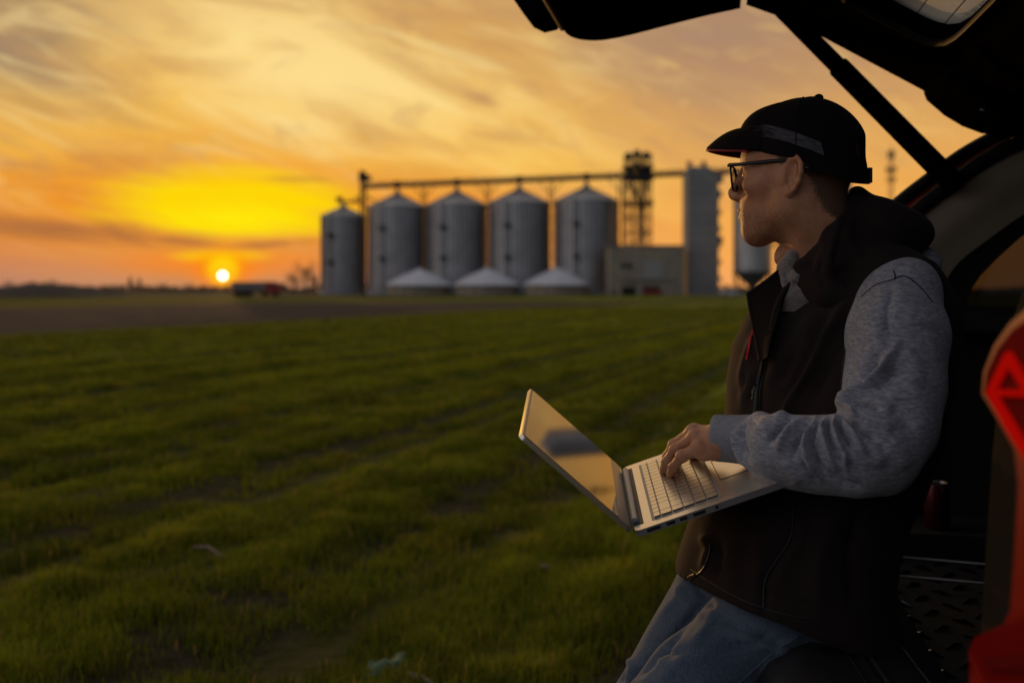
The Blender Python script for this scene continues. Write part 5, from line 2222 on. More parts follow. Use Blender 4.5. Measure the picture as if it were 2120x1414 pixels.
    c = k.mix(hm, c, (0.075, 0.042, 0.024))
    k.put(p.inputs['Base Color'], c)
    return body


PERSON = build_body()


def cloth(name, field, mt, parent, ridges=(), noise=None, smooth=1, vis=0.0):
    P, Fc = field.mesh(smooth)
    if noise:
        P = bumps(P, Fc, *noise)
    if ridges:
        P = folds(P, Fc, ridges, vis)
        P = lap(P, Fc, 0.4)
    o = make(name, P, Fc, mt, parent, True)
    return o, P, Fc


def build_nails():
    fg = hand_points()
    nm_mat = mat('finger_nail', (0.62, 0.36, 0.25), 0.3)
    for nm, r in (('pinky', .0068), ('ring', .0074), ('middle', .0075), ('index', .0074)):
        a, b = np.array(fg[nm][-2]), np.array(fg[nm][-1])
        d = (b - a) / np.linalg.norm(b - a)
        up = HZ - d * (HZ @ d)
        up /= np.linalg.norm(up)
        sd = np.cross(d, up)
        bm = bmesh.new()
        bmesh.ops.create_uvsphere(bm, u_segments=12, v_segments=8, radius=1.0)
        c = b + up * r * .72 - d * .001
        for v in bm.verts:
            q = v.co.copy()
            v.co = Vector(c + sd * q.x * r * .62 + d * q.y * .0062 + up * q.z * .0022)
        make_bm('finger_nail', bm, nm_mat, PERSON, True)


build_nails()


def build_head_wear():
    for s in (-1, 1):
        m = MB()
        c = hd(.0800, s * .033, .016)
        vs, fs = [], []
        bm = bmesh.new()
        bmesh.ops.create_uvsphere(bm, u_segments=16, v_segments=10, radius=.0120)
        for v in bm.verts:
            v.co = Vector(c) + v.co
        make_bm('eye', bm, M['eye'], PERSON, True)
    # cap
    lo, hi = H0 - .17, H0 + .19
    f = Field(lo, hi, .0024)
    f.ell(hd(-.012, 0, .044), (.111, .088, .107), .01, rot=HR)
    f.ell(hd(.052, 0, .085), (.052, .060, .052), .03, rot=HR)
    g0, gn = hd(-.012, 0, .033), HR[2] * math.cos(R(15)) - HR[0] * math.sin(R(15))

    def plane(X, Y, Z):
        return -((X - g0[0]) * gn[0] + (Y - g0[1]) * gn[1] + (Z - g0[2]) * gn[2])
    f.op(plane, lo, hi, .004, 'and')
    f.ell(hd(-.010, 0, .030), (.101, .0795, .100), .004, 'cut', HR)
    # opening above the strap at the back
    f.ell(hd(-.125, 0, .050), (.045, .038, .028), .006, 'cut', HR)
    P, Fc = f.mesh(1)
    P = bumps(P, Fc, .0007, 55, 3)
    cap = make('cap', P, Fc, M['cap'], PERSON, True)
    cb = bvh_of(P, Fc)
    # seams and stripe follow the crown
    def crown(th, phi, lift):
        d = HX * math.cos(th) * math.cos(phi) + HY * math.sin(th) * math.cos(phi) + HZ * math.sin(phi)
        o = hd(-.012, 0, .05)
        loc, nrm, _, _ = cb.ray_cast(Vector(o + d * .3), Vector(-d))
        return None if loc is None else np.array(loc) + d * lift
    for th in (40, 95, 150, -40, -95, -150):
        m = MB()
        pts = [crown(R(th), R(ph), .0004) for ph in range(4, 89, 6)]
        pts = [p for p in pts if p is not None]
        if len(pts) > 2:
            m.tube(pts, .0012, 5)
            m.build('seam', M['cap'], cap, smooth=60)
    m = MB()
    bm = bmesh.new()
    bmesh.ops.create_uvsphere(bm, u_segments=14, v_segments=8, radius=.0085)
    for v in bm.verts:
        v.co = Vector(hd(-.036, -.004, .1500)) + Vector((v.co.x, v.co.y, v.co.z * .8))
    make_bm('button', bm, M['cap'], cap, True)
    # worn printed stripe
    rows = []
    A, B = (1553, 266), (1703, 309)
    for i in range(31):
        u = i / 30
        cx, cy = A[0] + (B[0] - A[0]) * u, A[1] + (B[1] - A[1]) * u - 6 * math.sin(u * math.pi)
        row = []
        for v in np.linspace(-1, 1, 7):
            h = hit(cb, cx + v * 3.5, cy + v * 13.5, .0007)
            row.append(h)
        rows.append(row)
    if all(h is not None for r in rows for h in r):
        V = [h for r in rows for h in r]
        fs = [(i * 7 + j, i * 7 + j + 1, (i + 1) * 7 + j + 1, (i + 1) * 7 + j) for i in range(30) for j in range(6)]
        sm = bpy.data.materials.new('worn_grey_print')
        sm.use_nodes = True
        k = NT(sm.node_tree)
        p = sm.node_tree.nodes['Principled BSDF']
        p.inputs['Roughness'].default_value = .9
        p.inputs['Specular IOR Level'].default_value = .1
        uv = k.coord('UV')
        n1 = k.noise(k.mapv(uv, (5, 26, 1)), 1.0, 5.0, .7, .4)
        n2 = k.noise(uv, 30.0, 4.0, .7)
        ux, uy, _ = k.sep(uv)
        msk = k.m('ADD', k.m('ADD', n1, k.m('MULTIPLY', n2, .35)), k.m('MULTIPLY', k.sm(ux, 0.0, .35), .16))
        fr = k.m('MULTIPLY', k.sm(msk, .77, .83), .65)
        k.put(p.inputs['Base Color'], k.mix(fr, (0.008, 0.0068, 0.0068), (0.16, 0.16, 0.18)))
        o = make('stripe', V, fs, sm, cap, True)
        ul = o.data.uv_layers.new(name='UVMap')
        me = o.data
        for lpp in me.loops:
            i, j = divmod(lpp.vertex_index, 7)
            ul.data[lpp.index].uv = (i / 30, j / 6)
    # visor
    rows = []
    nu, nv = 33, 11
    for i in range(nu):
        u = -1 + 2 * i / (nu - 1)
        th = u * R(58)
        bx, by = -.010 + .110 * math.cos(th), .086 * math.sin(th)
        bz = .106 - .018 * abs(u) ** 1.7
        ln = .069 * max(0.0, 1 - abs(u) ** 2.6) ** .75
        row = []
        for j in range(nv):
            v = j / (nv - 1)
            x = bx - .006 + (ln + .006) * v * (0.96 + .04 * math.cos(th))
            yv = by * (1 + .05 * v) 
            zz = bz - .020 * v - .012 * v * v + .006 * math.sin(v * math.pi) * (1 - u * u)
            row.append(hd(x, yv, zz))
        rows.append(row)
    top = np.array(rows)
    dn = np.array([0, 0, -.0042])
    V = np.concatenate([top.reshape(-1, 3), (top + dn).reshape(-1, 3)])
    n = nu * nv
    fs = []
    for i in range(nu - 1):
        for j in range(nv - 1):
            a = i * nv + j
            fs.append((a, a + 1, a + nv + 1, a + nv))
            fs.append((n + a, n + a + nv, n + a + nv + 1, n + a + 1))
        a = i * nv + nv - 1
        fs.append((a, n + a, n + a + nv, a + nv))
    vis = make('visor', V, fs, M['cap'], cap, True)
    m = MB()
    m.tube([p + dn * 1.25 for p in top[1:-1, nv - 1]] , .0021, 6)
    m.build('piping', M['cap_red'], vis, smooth=60)
    # strap with its clip at the back
    m = MB()
    pts = []
    for i in range(21):
        th = R(105 + 150 * i / 20)
        pts.append(hd(-.012 + .112 * math.cos(th), .089 * math.sin(th), .026 + .026 * math.cos(th) * .9))
    vs, fs = [], []
    for p in pts:
        vs += [p + HZ * .011, p - HZ * .011]
    for i in range(20):
        fs.append((2 * i, 2 * i + 1, 2 * i + 3, 2 * i + 2))
    m.add(vs, fs)
    m.build('strap', M['cap'], cap, smooth=60)
    m = MB()
    c = hd(-.1225, .010, .004)
    m.box(c, (.007, .018, .026), 0.35)
    m.build('buckle', M['specs'], cap, bevel=.002)
    # spectacles
    gl = bpy.data.objects.new('glasses', None)
    m = MB()
    for s in (-1, 1):
        m.tube([hd(.109, s * .064, .030), hd(.106, s * .068, .031), hd(.08, s * .0735, .030), hd(.03, s * .078, .0315), hd(.0, s * .0815, .031), hd(-.016, s * .083, .028), hd(-.034, s * .082, .017), hd(-.048, s * .080, .010)],
               [.0030, .0034, .0034, .0032, .0028, .0026, .0030, .0032], 8, .55)
    frame = None
    rims = []
    for s in (-1, 1):
        cx, cz, hw, hh = s * .0355, .0095, .0275, .0225
        loop = []
        for i in range(36):
            a = 2 * math.pi * i / 36
            ca, sa = math.cos(a), math.sin(a)
            e = 2.0 / 3.6
            yv = cx + hw * math.copysign(abs(ca) ** e, ca) * (1.0 if sa > 0 else 1.0 - .10 * abs(sa))
            zz = cz + hh * math.copysign(abs(sa) ** e, sa)
            xx = .1115 - 6.0 * (abs(yv) ** 2) * .35 + .10 * (zz - .01)
            loop.append(hd(xx, yv, zz))
        rims.append(loop)
        m.tube(loop + [loop[0], loop[1]], .0023, 6)
    m.tube([hd(.112, -.009, .016), hd(.114, 0, .018), hd(.112, .009, .016)], .0022, 6)
    frame = m.build('glasses', M['specs'], PERSON, smooth=60)
    for loop in rims:
        q = MB()
        c = sum(loop) / len(loop)
        q.prism([p for p in loop], HX * .0012)
        q.build('lens', M['lens'], frame)


build_head_wear()


def build_clothes():
    # ---------------- vest
    prof = [  # pixel row, centre px, depth, half width across, half depth, turn in degrees
        (575, 1775, 1.815, .120, .095, 30), (610, 1766, 1.81, .160, .118, 30), (650, 1755, 1.805, .198, .140, 30), (720, 1740, 1.80, .218, .152, 29), (800, 1727, 1.80, .216, .152, 28),
        (900, 1714, 1.80, .212, .152, 26), (1000, 1682, 1.79, .208, .156, 22), (1060, 1652, 1.785, .206, .160, 18), (1130, 1630, 1.78, .208, .165, 15), (1190, 1614, 1.775, .212, .172, 13),
        (1260, 1622, 1.77, .212, .178, 12), (1340, 1640, 1.77, .21, .18, 12)]
    zs, cx, cy, aa, bb, ph = [], [], [], [], [], []
    for py, px, Y, a, b, t in prof:
        w = W(px, py, Y)
        zs.append(w[2]); cx.append(w[0]); cy.append(w[1]); aa.append(a); bb.append(b); ph.append(R(t))
    o = np.argsort(zs)
    zs, cx, cy, aa, bb, ph = [np.array(v)[o] for v in (zs, cx, cy, aa, bb, ph)]
    lo, hi = np.array([.26, 1.52, .62]), np.array([.90, 2.10, 1.42])
    f = Field(lo, hi, .0046)

    def torso(X, Y, Z):
        z = Z.ravel()
        I = [np.interp(z, zs, v).reshape(1, 1, -1) for v in (cx, cy, aa, bb, ph)]
        c, s = np.cos(I[4]), np.sin(I[4])
        x, y = X - I[0], Y - I[1]
        u = (-c * x - s * y) / I[3]
        v = (s * x - c * y) / I[2]
        r = (np.abs(u) ** 2.3 + np.abs(v) ** 2.3) ** (1 / 2.3)
        d = (r - 1) * I[3]
        return np.maximum(d, Z - (zs[-1]))
    f.op(torso, lo, hi, .02)
    f.chain([W(1742, 585, 1.82), W(1800, 590, 1.76), W(1862, 632, 1.705)], [.085, .080, .086], .05)
    f.chain([W(1755, 590, 1.83), SH_R + np.array([0.03, -.03, -.005])], [.080, .070], .05)
    # armhole: flat cut facing the arm
    s0 = W(1862, 640, 1.635)
    an = np.array([.10, -1.0, .12])
    an /= np.linalg.norm(an)

    def arm_cut(X, Y, Z):
        d = (X - s0[0]) * an[0] + (Y - s0[1]) * an[1] + (Z - s0[2]) * an[2]
        side = np.sqrt((X - s0[0]) ** 2 + (Z - (s0[2] - .05)) ** 2) - .15
        return np.maximum(-d, side)
    f.op(arm_cut, lo, hi, .012, 'cut')
    # hem plane
    p1, p2, p3 = W(1424, 1200, 1.80), W(1600, 1287, 1.60), W(1810, 1350, 1.75)
    hn = np.cross(p2 - p1, p3 - p1)
    hn /= np.linalg.norm(hn)
    if hn[2] < 0:
        hn = -hn

    def hem(X, Y, Z):
        return -((X - p1[0]) * hn[0] + (Y - p1[1]) * hn[1] + (Z - p1[2]) * hn[2])
    f.op(hem, lo, hi, .006, 'and')
    # neck opening
    f.cone(W(1700, 500, 1.80), W(1712, 640, 1.79), .085, .055, .02, 'cut')
    def cr(pts, amp, wd):
        return ([(1470 + a / 4.04, 700 + b / 4.04) for a, b in pts], amp, wd)
    ridges = [cr([(1130, -280), (970, 0), (870, 230), (740, 430), (680, 560), (650, 660)], .016, 8), cr([(1180, -260), (1010, 20), (905, 240), (780, 430), (715, 570)], -.012, 12), cr([(860, -200), (700, 60), (620, 150), (540, 300), (460, 460)], .009, 14),
              cr([(780, -60), (680, 200), (590, 400)], -.008, 14), cr([(380, -20), (330, 100), (290, 220), (250, 380)], .008, 9), cr([(345, 60), (300, 260), (290, 420)], -.006, 8), cr([(360, 250), (330, 420), (330, 560)], .006, 8), ([(1748, 625), (1700, 735), (1650, 825), (1628, 870)], 0.0150, 16), ([(1768, 640), (1722, 745), (1672, 840)], -0.0105, 15), ([(1690, 650), (1650, 745), (1608, 835)], 0.0105, 20),
              ([(1720, 640), (1672, 740), (1628, 830)], -0.0090, 16), ([(1640, 640), (1612, 740), (1590, 850)], 0.0060, 14),
              ([(1600, 690), (1570, 780), (1545, 850)], -0.0060, 10), ([(1560, 700), (1543, 780), (1538, 850)], 0.0060, 10),
              ([(1643, 1047), (1636, 1113), (1607, 1160), (1583, 1205), (1580, 1280)], -0.0105, 9), ([(1665, 1047), (1656, 1120), (1625, 1170), (1600, 1215)], 0.0090, 14),
              ([(1600, 1040), (1578, 1100), (1572, 1160), (1565, 1230)], 0.0105, 16), ([(1454, 1105), (1471, 1138), (1456, 1180)], 0.0135, 11), ([(1480, 1110), (1492, 1150), (1480, 1195)], -0.0090, 12),
              ([(1520, 1120), (1505, 1170), (1530, 1230)], 0.0090, 18), ([(1460, 1160), (1530, 1200), (1620, 1240), (1720, 1265)], -0.0045, 8), ([(1730, 1060), (1700, 1130), (1690, 1200), (1700, 1270)], 0.0120, 20),
              ([(1780, 1050), (1760, 1150), (1770, 1250)], -0.0105, 18), ([(1560, 880), (1620, 900), (1720, 890)], -0.0090, 16)]
    v, P, Fc = cloth('vest', f, M['vest'], PERSON, ridges, (.0030, 26, 4), 2)
    vb = bvh_of(P, Fc)

    def strip(name, pts, r, mt, parent, lift=0.0, n=6, sq=None):
        q = on_surface(vb, pts, lift, n)
        if len(q) > 2:
            m = MB()
            m.tube(q, r, 6, sq)
            return m.build(name, mt, parent, smooth=60)
    strip('zip', [(1607, 640), (1590, 686), (1578, 759), (1569, 804), (1565, 858)], .0048, M['zip'], v, .001)
    strip('zip_edge', [(1616, 640), (1599, 690), (1587, 762), (1578, 806), (1574, 858)], .0016, M['vest'], v, .002)
    z2 = on_surface(vb, [(1568, 795), (1566, 812), (1564, 828)], .006, 2)
    if len(z2) > 2:
        m = MB()
        m.tube(z2, [.0035, .0025, .004, .0022, .003][:len(z2)] if len(z2) <= 5 else .003, 6)
        m.build('zip_pull', M['chrome'] if False else M['black_gloss'], v, smooth=60)
    strip('pocket_zip', [(1643, 1050), (1636, 1113), (1607, 1160), (1584, 1200), (1580, 1256)], .0018, M['zip'], v, .0005)
    strip('hem_seam', [(1430, 1178), (1470, 1205), (1540, 1243), (1620, 1270), (1700, 1284)], .0013, M['zip'], v, .0003)
    strip('front_zip', [(1472, 1128), (1468, 1150), (1455, 1180), (1430, 1200)], .0020, M['zip'], v, .001)
    zt = on_surface(vb, [(1428, 1197), (1436, 1192), (1442, 1190)], .004, 2)
    if len(zt) > 2:
        m = MB()
        m.tube(zt, .0022, 6)
        m.build('zip_pull', M['chrome'], v, smooth=60)
    strip('panel_seam', [(1765, 660), (1745, 760), (1738, 850)], .0013, M['zip'], v, .0003)
    # red chest patch on the far breast
    strip('chest_patch', [(1560, 684), (1554, 702), (1550, 722), (1546, 744)], .0075, M['logo_red'], v, -.002, 5, .5)
    # piping of the armhole
    # ---------------- collar flap on the far side
    lf = [(1548, 609, 1.80), (1618, 556, 1.765), (1553, 640, 1.79), (1624, 600, 1.742), (1560, 675, 1.775), (1616, 640, 1.725), (1568, 715, 1.75), (1600, 690, 1.705), (1574, 745, 1.735), (1590, 735, 1.70)]
    A = [W(*q) for q in lf[0::2]]
    B = [W(*q) for q in lf[1::2]]
    A, B = dense(A, 5), dense(B, 5)
    rows = [[a + (b - a) * u + np.array([0, -1, 0]) * .012 * math.sin(math.pi * u) for u in np.linspace(0, 1, 9)] for a, b in zip(A, B)]
    nr = len(rows)
    V = np.array(rows).reshape(-1, 3)
    V2 = V + np.array([.006, .014, 0])
    n = len(V)
    fs = []
    for q in range(nr - 1):
        for w in range(8):
            a = q * 9 + w
            fs += [(a, a + 1, a + 10, a + 9), (n + a, n + a + 9, n + a + 10, n + a + 1)]
        a = q * 9
        fs += [(a, a + 9, n + a + 9, n + a), (a + 8, n + a + 8, n + a + 17, a + 17)]
    fs += [(w, n + w, n + w + 1, w + 1) for w in range(8)]
    make('collar', V.tolist() + V2.tolist(), fs, M['vest_lining'], v, True)
    ed = MB()
    ed.tube([rw[0] for rw in rows], .0035, 6)
    ed.tube([rw[u] for u, rw in [(w, rows[0]) for w in range(9)]], .0035, 6)
    ed.build('collar_edge', M['vest'], v, smooth=60)
    # near collar edge, pale seam running from the scarf down the zip
    m = MB()
    m.tube([W(a, b, y) for a, b, y in ((1640, 585, 1.745), (1626, 600, 1.745), (1614, 622, 1.742), (1604, 650, 1.735), (1597, 690, 1.715))], [.004, .006, .006, .006, .005], 8)
    m.build('collar', M['vest'], v, smooth=60)
    # ---------------- hood
    lo, hi = np.array([.42, 1.60, 1.24]), np.array([.84, 2.06, 1.52])
    f = Field(lo, hi, .0032)
    f.chain([W(1776, 402, 1.80), W(1756, 438, 1.755), W(1730, 492, 1.72), W(1716, 550, 1.70), W(1717, 604, 1.695)], [.013, .017, .021, .021, .012], .015)
    f.chain([W(1728, 500, 1.735), W(1696, 535, 1.735), W(1662, 556, 1.75), W(1645, 570, 1.765)], [.018, .017, .013, .008], .015)
    f.chain([W(1655, 575, 1.748), W(1690, 592, 1.73), W(1722, 612, 1.71), W(1770, 620, 1.69)], [.010, .024, .028, .03], .02)
    f.chain([W(1770, 412, 1.81), W(1772, 430, 1.88), W(1730, 490, 1.93), W(1672, 560, 1.90), W(1640, 600, 1.87)], [.014, .02, .024, .022, .016], .02)
    f.ell(W(1836, 474, 1.80), (.070, .105, .045), .03, rot=np.array([[.96, 0, -.28], [0, 1, 0], [.28, 0, .96]]))
    f.ell(W(1798, 470, 1.79), (.045, .09, .050), .03)
    f.ell(W(1874, 490, 1.80), (.034, .085, .030), .02)
    f.ell(W(1800, 545, 1.77), (.070, .085, .040), .04)
    f.ell(W(1760, 560, 1.745), (.042, .05, .048), .03)
    ridges = [([(1790, 425), (1830, 436), (1880, 470)], .006, 12), ([(1770, 440), (1800, 480), (1860, 510), (1900, 515)], -.008, 13), ([(1745, 470), (1765, 520), (1800, 560)], .007, 14),
              ([(1725, 520), (1745, 570), (1770, 600)], -.007, 12), ([(1740, 450), (1722, 510), (1712, 590)], .004, 7), ([(1810, 400), (1850, 430), (1900, 480)], .004, 10), ([(1700, 540), (1690, 570), (1712, 600)], -.006, 9),
              ([(1650, 560), (1680, 570), (1712, 606)], .004, 5), ([(1800, 520), (1850, 535), (1900, 530)], .006, 12), ([(1764, 430), (1742, 480), (1732, 540), (1738, 590)], -.005, 9), ([(1840, 445), (1872, 468), (1895, 500)], -.004, 10)]
    h, HP_, HF = cloth('hood', f, M['vest'], PERSON, ridges, (.0016, 34, 9), 2)
    # ---------------- pale neck cloth
    lo, hi = np.array([.44, 1.66, 1.26]), np.array([.60, 1.90, 1.38])
    f = Field(lo, hi, .0022)
    f.chain([W(1640, 530, 1.765), W(1630, 556, 1.77), W(1633, 600, 1.765), W(1640, 640, 1.76)], [.012, .017, .022, .022], .01)
    f.chain([W(1690, 560, 1.755), W(1655, 578, 1.75), W(1632, 588, 1.757)], [.018, .016, .012], .006)
    f.chain([W(1642, 535, 1.785), W(1650, 575, 1.83), W(1660, 600, 1.86)], [.012, .018, .018], .01)
    f.chain([W(1636, 610, 1.752), W(1665, 612, 1.745), W(1690, 618, 1.74)], [.016, .018, .018], .01)
    f.chain([W(1645, 640, 1.758), W(1665, 665, 1.75), W(1690, 660, 1.745)], [.018, .022, .022], .015)
    ridges = [([(1623, 540), (1640, 560), (1668, 600)], .004, 5), ([(1632, 592), (1650, 573), (1680, 562)], .004, 4), ([(1628, 580), (1650, 590), (1676, 588)], -.004, 4), ([(1624, 560), (1632, 590), (1628, 620)], -.003, 4), ([(1640, 606), (1660, 598), (1690, 596)], .003, 4), ([(1650, 540), (1646, 560), (1636, 580)], .003, 4)]
    cloth('neck_cloth', f, M['scarf'], PERSON, ridges, (.0008, 60, 2), 1)
    # ---------------- sweatshirt sleeve
    lo, hi = np.array([.26, 1.40, .93]), np.array([.84, 2.12, 1.42])
    f = Field(lo, hi, .0023)
    f.chain([W(1856, 640, 1.655), W(1858, 700, 1.615), W(1850, 800, 1.580), W(1836, 880, 1.540), W(1812, 938, 1.520)], [.070, .0735, .072, .067, .061], .03)
    f.chain([W(1812, 938, 1.520), W(1765, 946, 1.515), W(1700, 942, 1.535), W(1628, 932, 1.565), W(1578, 917, 1.630)], [.061, .058, .0545, .052, .048], .02)
    f.ell(W(1600, 962, 1.595), (.030, .036, .026), .02)
    f.ell(W(1905, 545, 1.80), (.030, .05, .030), .01)
    f.ell(W(1880, 590, 1.66), (.05, .045, .045), .03)
    f.chain([SH_R, EL_R, EL_R + (WR_R - EL_R) * .8], [.075, .062, .042], .02)
    def cr(pts, amp, wd):
        return ([(1470 + a / 4.04, 700 + b / 4.04) for a, b in pts], amp, wd)
    rg = [cr([(250, 640), (205, 760), (220, 900), (275, 1020), (390, 1095)], .007, 6), cr([(300, 660), (262, 770), (275, 900), (330, 1030)], -.005, 6),
          cr([(330, 620), (440, 605), (560, 625), (680, 690)], .008, 12), cr([(700, 690), (610, 715), (545, 785), (500, 860)], -.009, 7), cr([(480, 650), (440, 720), (430, 800)], .004, 14),
          cr([(770, 690), (660, 760), (590, 860), (570, 960)], .008, 9), cr([(850, 690), (805, 755), (745, 815), (700, 900), (690, 1000)], -.010, 7),
          cr([(880, 680), (825, 770), (800, 890), (820, 1020), (900, 1180)], .011, 9), cr([(915, 690), (865, 760), (845, 860), (880, 1000), (965, 1150)], -.010, 6),
          cr([(965, 690), (935, 760), (955, 860), (1000, 960), (1055, 1090)], .010, 7), cr([(1005, 690), (985, 760), (1005, 860), (1065, 980)], -.009, 5),
          cr([(1045, 665), (1030, 760), (1070, 870), (1130, 980), (1145, 1090)], .011, 7), cr([(1085, 670), (1085, 740), (1130, 830), (1190, 910)], -.011, 6),
          cr([(1115, 650), (1130, 730), (1180, 800), (1240, 910), (1310, 1010)], .010, 9), cr([(1095, 570), (1180, 585), (1195, 650), (1190, 710)], .012, 10),
          cr([(1100, 640), (1180, 700), (1280, 790), (1400, 870)], -.012, 8), cr([(1080, 565), (1170, 485), (1300, 390), (1440, 265), (1560, 60)], .014, 10),
          cr([(1150, 560), (1290, 555), (1420, 590)], -.009, 8), cr([(1220, 430), (1320, 300), (1400, 150)], -.008, 14), cr([(1240, 610), (1400, 690), (1550, 770)], .007, 16),
          cr([(1370, 420), (1480, 330), (1600, 230)], -.007, 16), cr([(1210, 720), (1350, 900), (1420, 1090)], .007, 18), cr([(1500, 560), (1620, 640), (1700, 760)], -.005, 22),
          cr([(1450, 900), (1560, 980), (1640, 1100)], .005, 22), cr([(600, 1000), (680, 1120), (760, 1220)], .005, 12), cr([(760, 1010), (830, 1130), (900, 1230)], -.006, 9),
          cr([(1640, 60), (1700, 220), (1730, 420)], .005, 20), cr([(1180, 60), (1160, 220), (1180, 380)], -.004, 12), cr([(1000, 1110), (1120, 1220), (1300, 1260)], -.004, 14),
          ([(1820, 660), (1812, 700), (1822, 740)], .004, 16), ([(1850, 590), (1835, 640), (1842, 690)], -.004, 12)]
    rg = [(a, b * 1.75, c) for a, b, c in rg]
    s, P, Fc = cloth('sweatshirt', f, M['sweat'], PERSON, rg, (.0030, 34, 12), 1)
    sb = bvh_of(P, Fc)
    m = MB()
    q = on_surface(sb, [(1783, 615), (1810, 592), (1845, 580), (1872, 572), (1900, 590), (1930, 625)], .0002, 6)
    if len(q) > 3:
        m.tube(q, .0011, 5)
        m.build('seam', M['zip'], s, smooth=60)
    m = MB()
    q = on_surface(sb, [(1850, 560), (1853, 570), (1853, 580)], .0002, 4)
    if len(q) > 3:
        m.tube(q, .0011, 5)
        m.build('seam', M['zip'], s, smooth=60)
    # ribbed cuff
    a, b = W(1560, 911, 1.655), W(1476, 906, 1.684)
    d = (b - a) / np.linalg.norm(b - a)
    e1 = np.cross(d, [0, 1, 0])
    e1 /= np.linalg.norm(e1)
    e2 = np.cross(d, e1)
    L = np.linalg.norm(b - a)
    vs, fs = [], []
    seg = 120
    prof = [(0, .0405), (.10, .0395), (.3, .0375), (.6, .0365), (.88, .0362), (.97, .0355), (1.0, .0335), (.97, .0300), (.85, .0290)]
    for u, r in prof:
        for i in range(seg):
            an = 2 * math.pi * i / seg
            rr = r + (0.0011 if i % 2 else -.0011) * (0.2 < u < .99)
            vs.append(a + d * (u * L) + e1 * math.cos(an) * rr * 1.06 + e2 * math.sin(an) * rr * .92)
    for j in range(len(prof) - 1):
        for i in range(seg):
            i2 = (i + 1) % seg
            fs.append((j * seg + i, j * seg + i2, (j + 1) * seg + i2, (j + 1) * seg + i))
    make('cuff', vs, fs, M['cuff'], s, True)
    # ---------------- jeans
    lo, hi = np.array([-.20, 1.36, .10]), np.array([.86, 2.10, .96])
    f = Field(lo, hi, .0060)
    f.ell(W(1655, 1215, 1.77), (.125, .155, .105), .03)
    f.chain([W(1670, 1250, 1.73), W(1560, 1312, 1.685), W(1440, 1414, 1.625), KN_L], [.088, .080, .074, .068], .03)
    f.chain([W(1545, 1160, 1.86), W(1495, 1225, 1.86), W(1345, 1462, 1.86), KN_R], [.088, .086, .074, .068], .006)
    for kn, an_ in ((KN_L, AN_L), (KN_R, AN_R)):
        f.chain([kn, kn * .45 + an_ * .55, an_ + np.array([0, 0, .02])], [.066, .064, .066], .03)
    ridges = [([(1350, 1320), (1390, 1350), (1440, 1350)], -.007, 8), ([(1335, 1345), (1380, 1375), (1420, 1378)], .006, 8), ([(1600, 1300), (1570, 1330), (1500, 1345)], -.006, 8), ([(1480, 1250), (1470, 1290), (1440, 1330)], .007, 10), ([(1620, 1330), (1580, 1370), (1560, 1414)], -.007, 8), ([(1420, 1200), (1400, 1240), (1370, 1270)], .006, 9), ([(1500, 1285), (1560, 1310), (1640, 1345)], -0.0120, 9), ([(1520, 1305), (1580, 1335), (1650, 1360)], 0.0120, 10), ([(1660, 1310), (1610, 1345), (1560, 1400)], 0.0096, 7), ([(1430, 1185), (1450, 1230), (1480, 1260)], -0.0120, 9),
              ([(1400, 1210), (1420, 1245), (1460, 1285)], 0.0096, 9), ([(1300, 1360), (1312, 1385), (1300, 1414)], 0.0144, 9), ([(1285, 1360), (1290, 1390), (1280, 1414)], -0.0120, 7), ([(1460, 1300), (1400, 1380), (1360, 1414)], 0.0072, 14)]
    ridges += [([(1455, 1248), (1400, 1312), (1316, 1402)], -.014, 8), ([(1500, 1300), (1440, 1370), (1400, 1414)], .004, 16)]
    j, P, Fc = cloth('jeans', f, M['denim'], PERSON, ridges, (.0022, 24, 6), 1)
    jb = bvh_of(P, Fc)
    q = on_surface(jb, [(1650, 1318), (1600, 1352), (1545, 1400), (1520, 1425)], .0004, 5)
    if len(q) > 3:
        m = MB()
        m.tube(q, .0016, 5)
        m.build('seam', M['denim'], j, smooth=60)
    # ---------------- shoes
    for an_ in (AN_L, AN_R):
        lo, hi = an_ + np.array([-.28, -.12, -.11]), an_ + np.array([.12, .12, .10])
        f = Field(lo, hi, .006)
        f.chain([an_ + np.array([.03, 0, -.055]), an_ + np.array([-.06, -.005, -.055]), an_ + np.array([-.17, -.02, -.068])], [.042, .042, .036], .03)
        f.cone(an_ + np.array([0, 0, -.04]), an_ + np.array([0, 0, .03]), .044, .046, .02)
        z0 = an_[2] - .105
        f.op(lambda X, Y, Z: z0 - Z + 0 * X + 0 * Y, lo, hi, .004, 'and')
        cloth('shoe', f, M['shoe'], PERSON, (), None, 1)


build_clothes()


# ------------------------------------------------------------------ litter lying in the grass
def ground_hit(px, py, lift=0.02):
    Y = (HC - lift) * F / (py - 600)
    p = W(px, py, Y)
    p[2] = float(ground_z(np.array([p[0]]), np.array([p[1]]))[0])
    return p


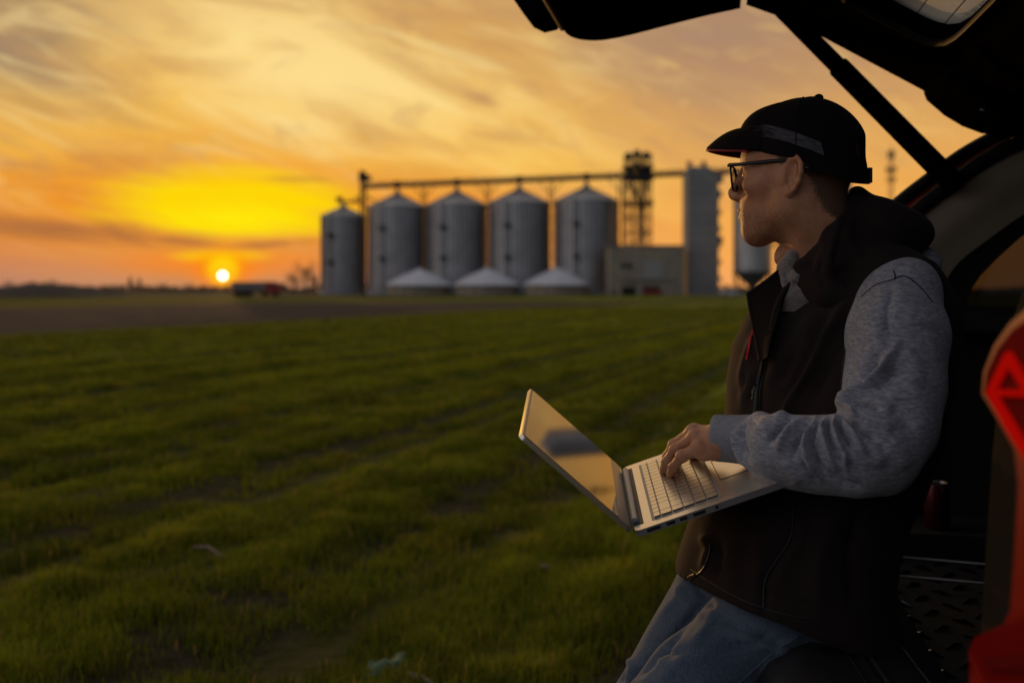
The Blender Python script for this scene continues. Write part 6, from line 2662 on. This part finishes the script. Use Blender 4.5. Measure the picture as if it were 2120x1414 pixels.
def litter():
    c = ground_hit(808, 1372)
    n = 15
    u, v = np.meshgrid(np.linspace(-1, 1, n), np.linspace(-1, 1, n), indexing='ij')
    X = c[0] + u * .075 + .03 * v
    Y = c[1] + v * .10
    Z = c[2] + .015 + .05 * vnoise(u * 2.2 + 5, v * 2.2 + 7, 31) + .02 * vnoise(u * 5, v * 5, 8) - .02 * (u * u + v * v)
    V = np.stack([X, Y, Z], -1).reshape(-1, 3)
    i, j = np.meshgrid(np.arange(n - 1), np.arange(n - 1), indexing='ij')
    a = (i * n + j).ravel()
    o = make('plastic_scrap', V, np.stack([a, a + n, a + n + 1, a + 1], -1), mat('green_plastic_film', (0.018, 0.085, 0.048), 0.35, 0, (60, (0.035, 0.13, 0.075), 0.2)), None, True, origin=c)
    sd = o.modifiers.new('thickness', 'SOLIDIFY')
    sd.thickness = .0015
    tag(o, 'crumpled green plastic scrap lying in the grass near the man', 'litter')
    def stick(pts, r, name, label, mt):
        m = MB()
        m.tube([p for p in pts], r, 7)
        o = m.build(name, mt, None, smooth=60, origin=pts[0])
        tag(o, label, 'stick' if 'stick' in name else 'straw')
    wood = mat('pale_dry_wood', (0.30, 0.22, 0.15), 0.8, 0, (40, (0.2, 0.14, 0.09), 0.3))
    a, b = ground_hit(838, 1402), ground_hit(905, 1430)
    stick([a + HZ * .05, (a + b) / 2 + HZ * .055, b + HZ * .04], [.012, .014, .012], 'dry_stick', 'pale dry stick in the grass beside the green plastic scrap', wood)
    a, b = ground_hit(400, 1157), ground_hit(462, 1166)
    stick([a + HZ * .04, (a + b) / 2 + HZ * .06, b + HZ * .03], [.006, .008, .005], 'dry_straw', 'pale straw stalk lying across the bare patch of the field', wood)
    c = ground_hit(1122, 1184)
    m = MB()
    m.box(c + HZ * .05, (.07, .05, .02), .4)
    o = m.build('paper_scrap', mat('dull_white_paper', (0.20, 0.17, 0.16), 0.9), None, None, .006, origin=c)
    tag(o, 'small dull white scrap in the grass below the laptop', 'litter')


litter()
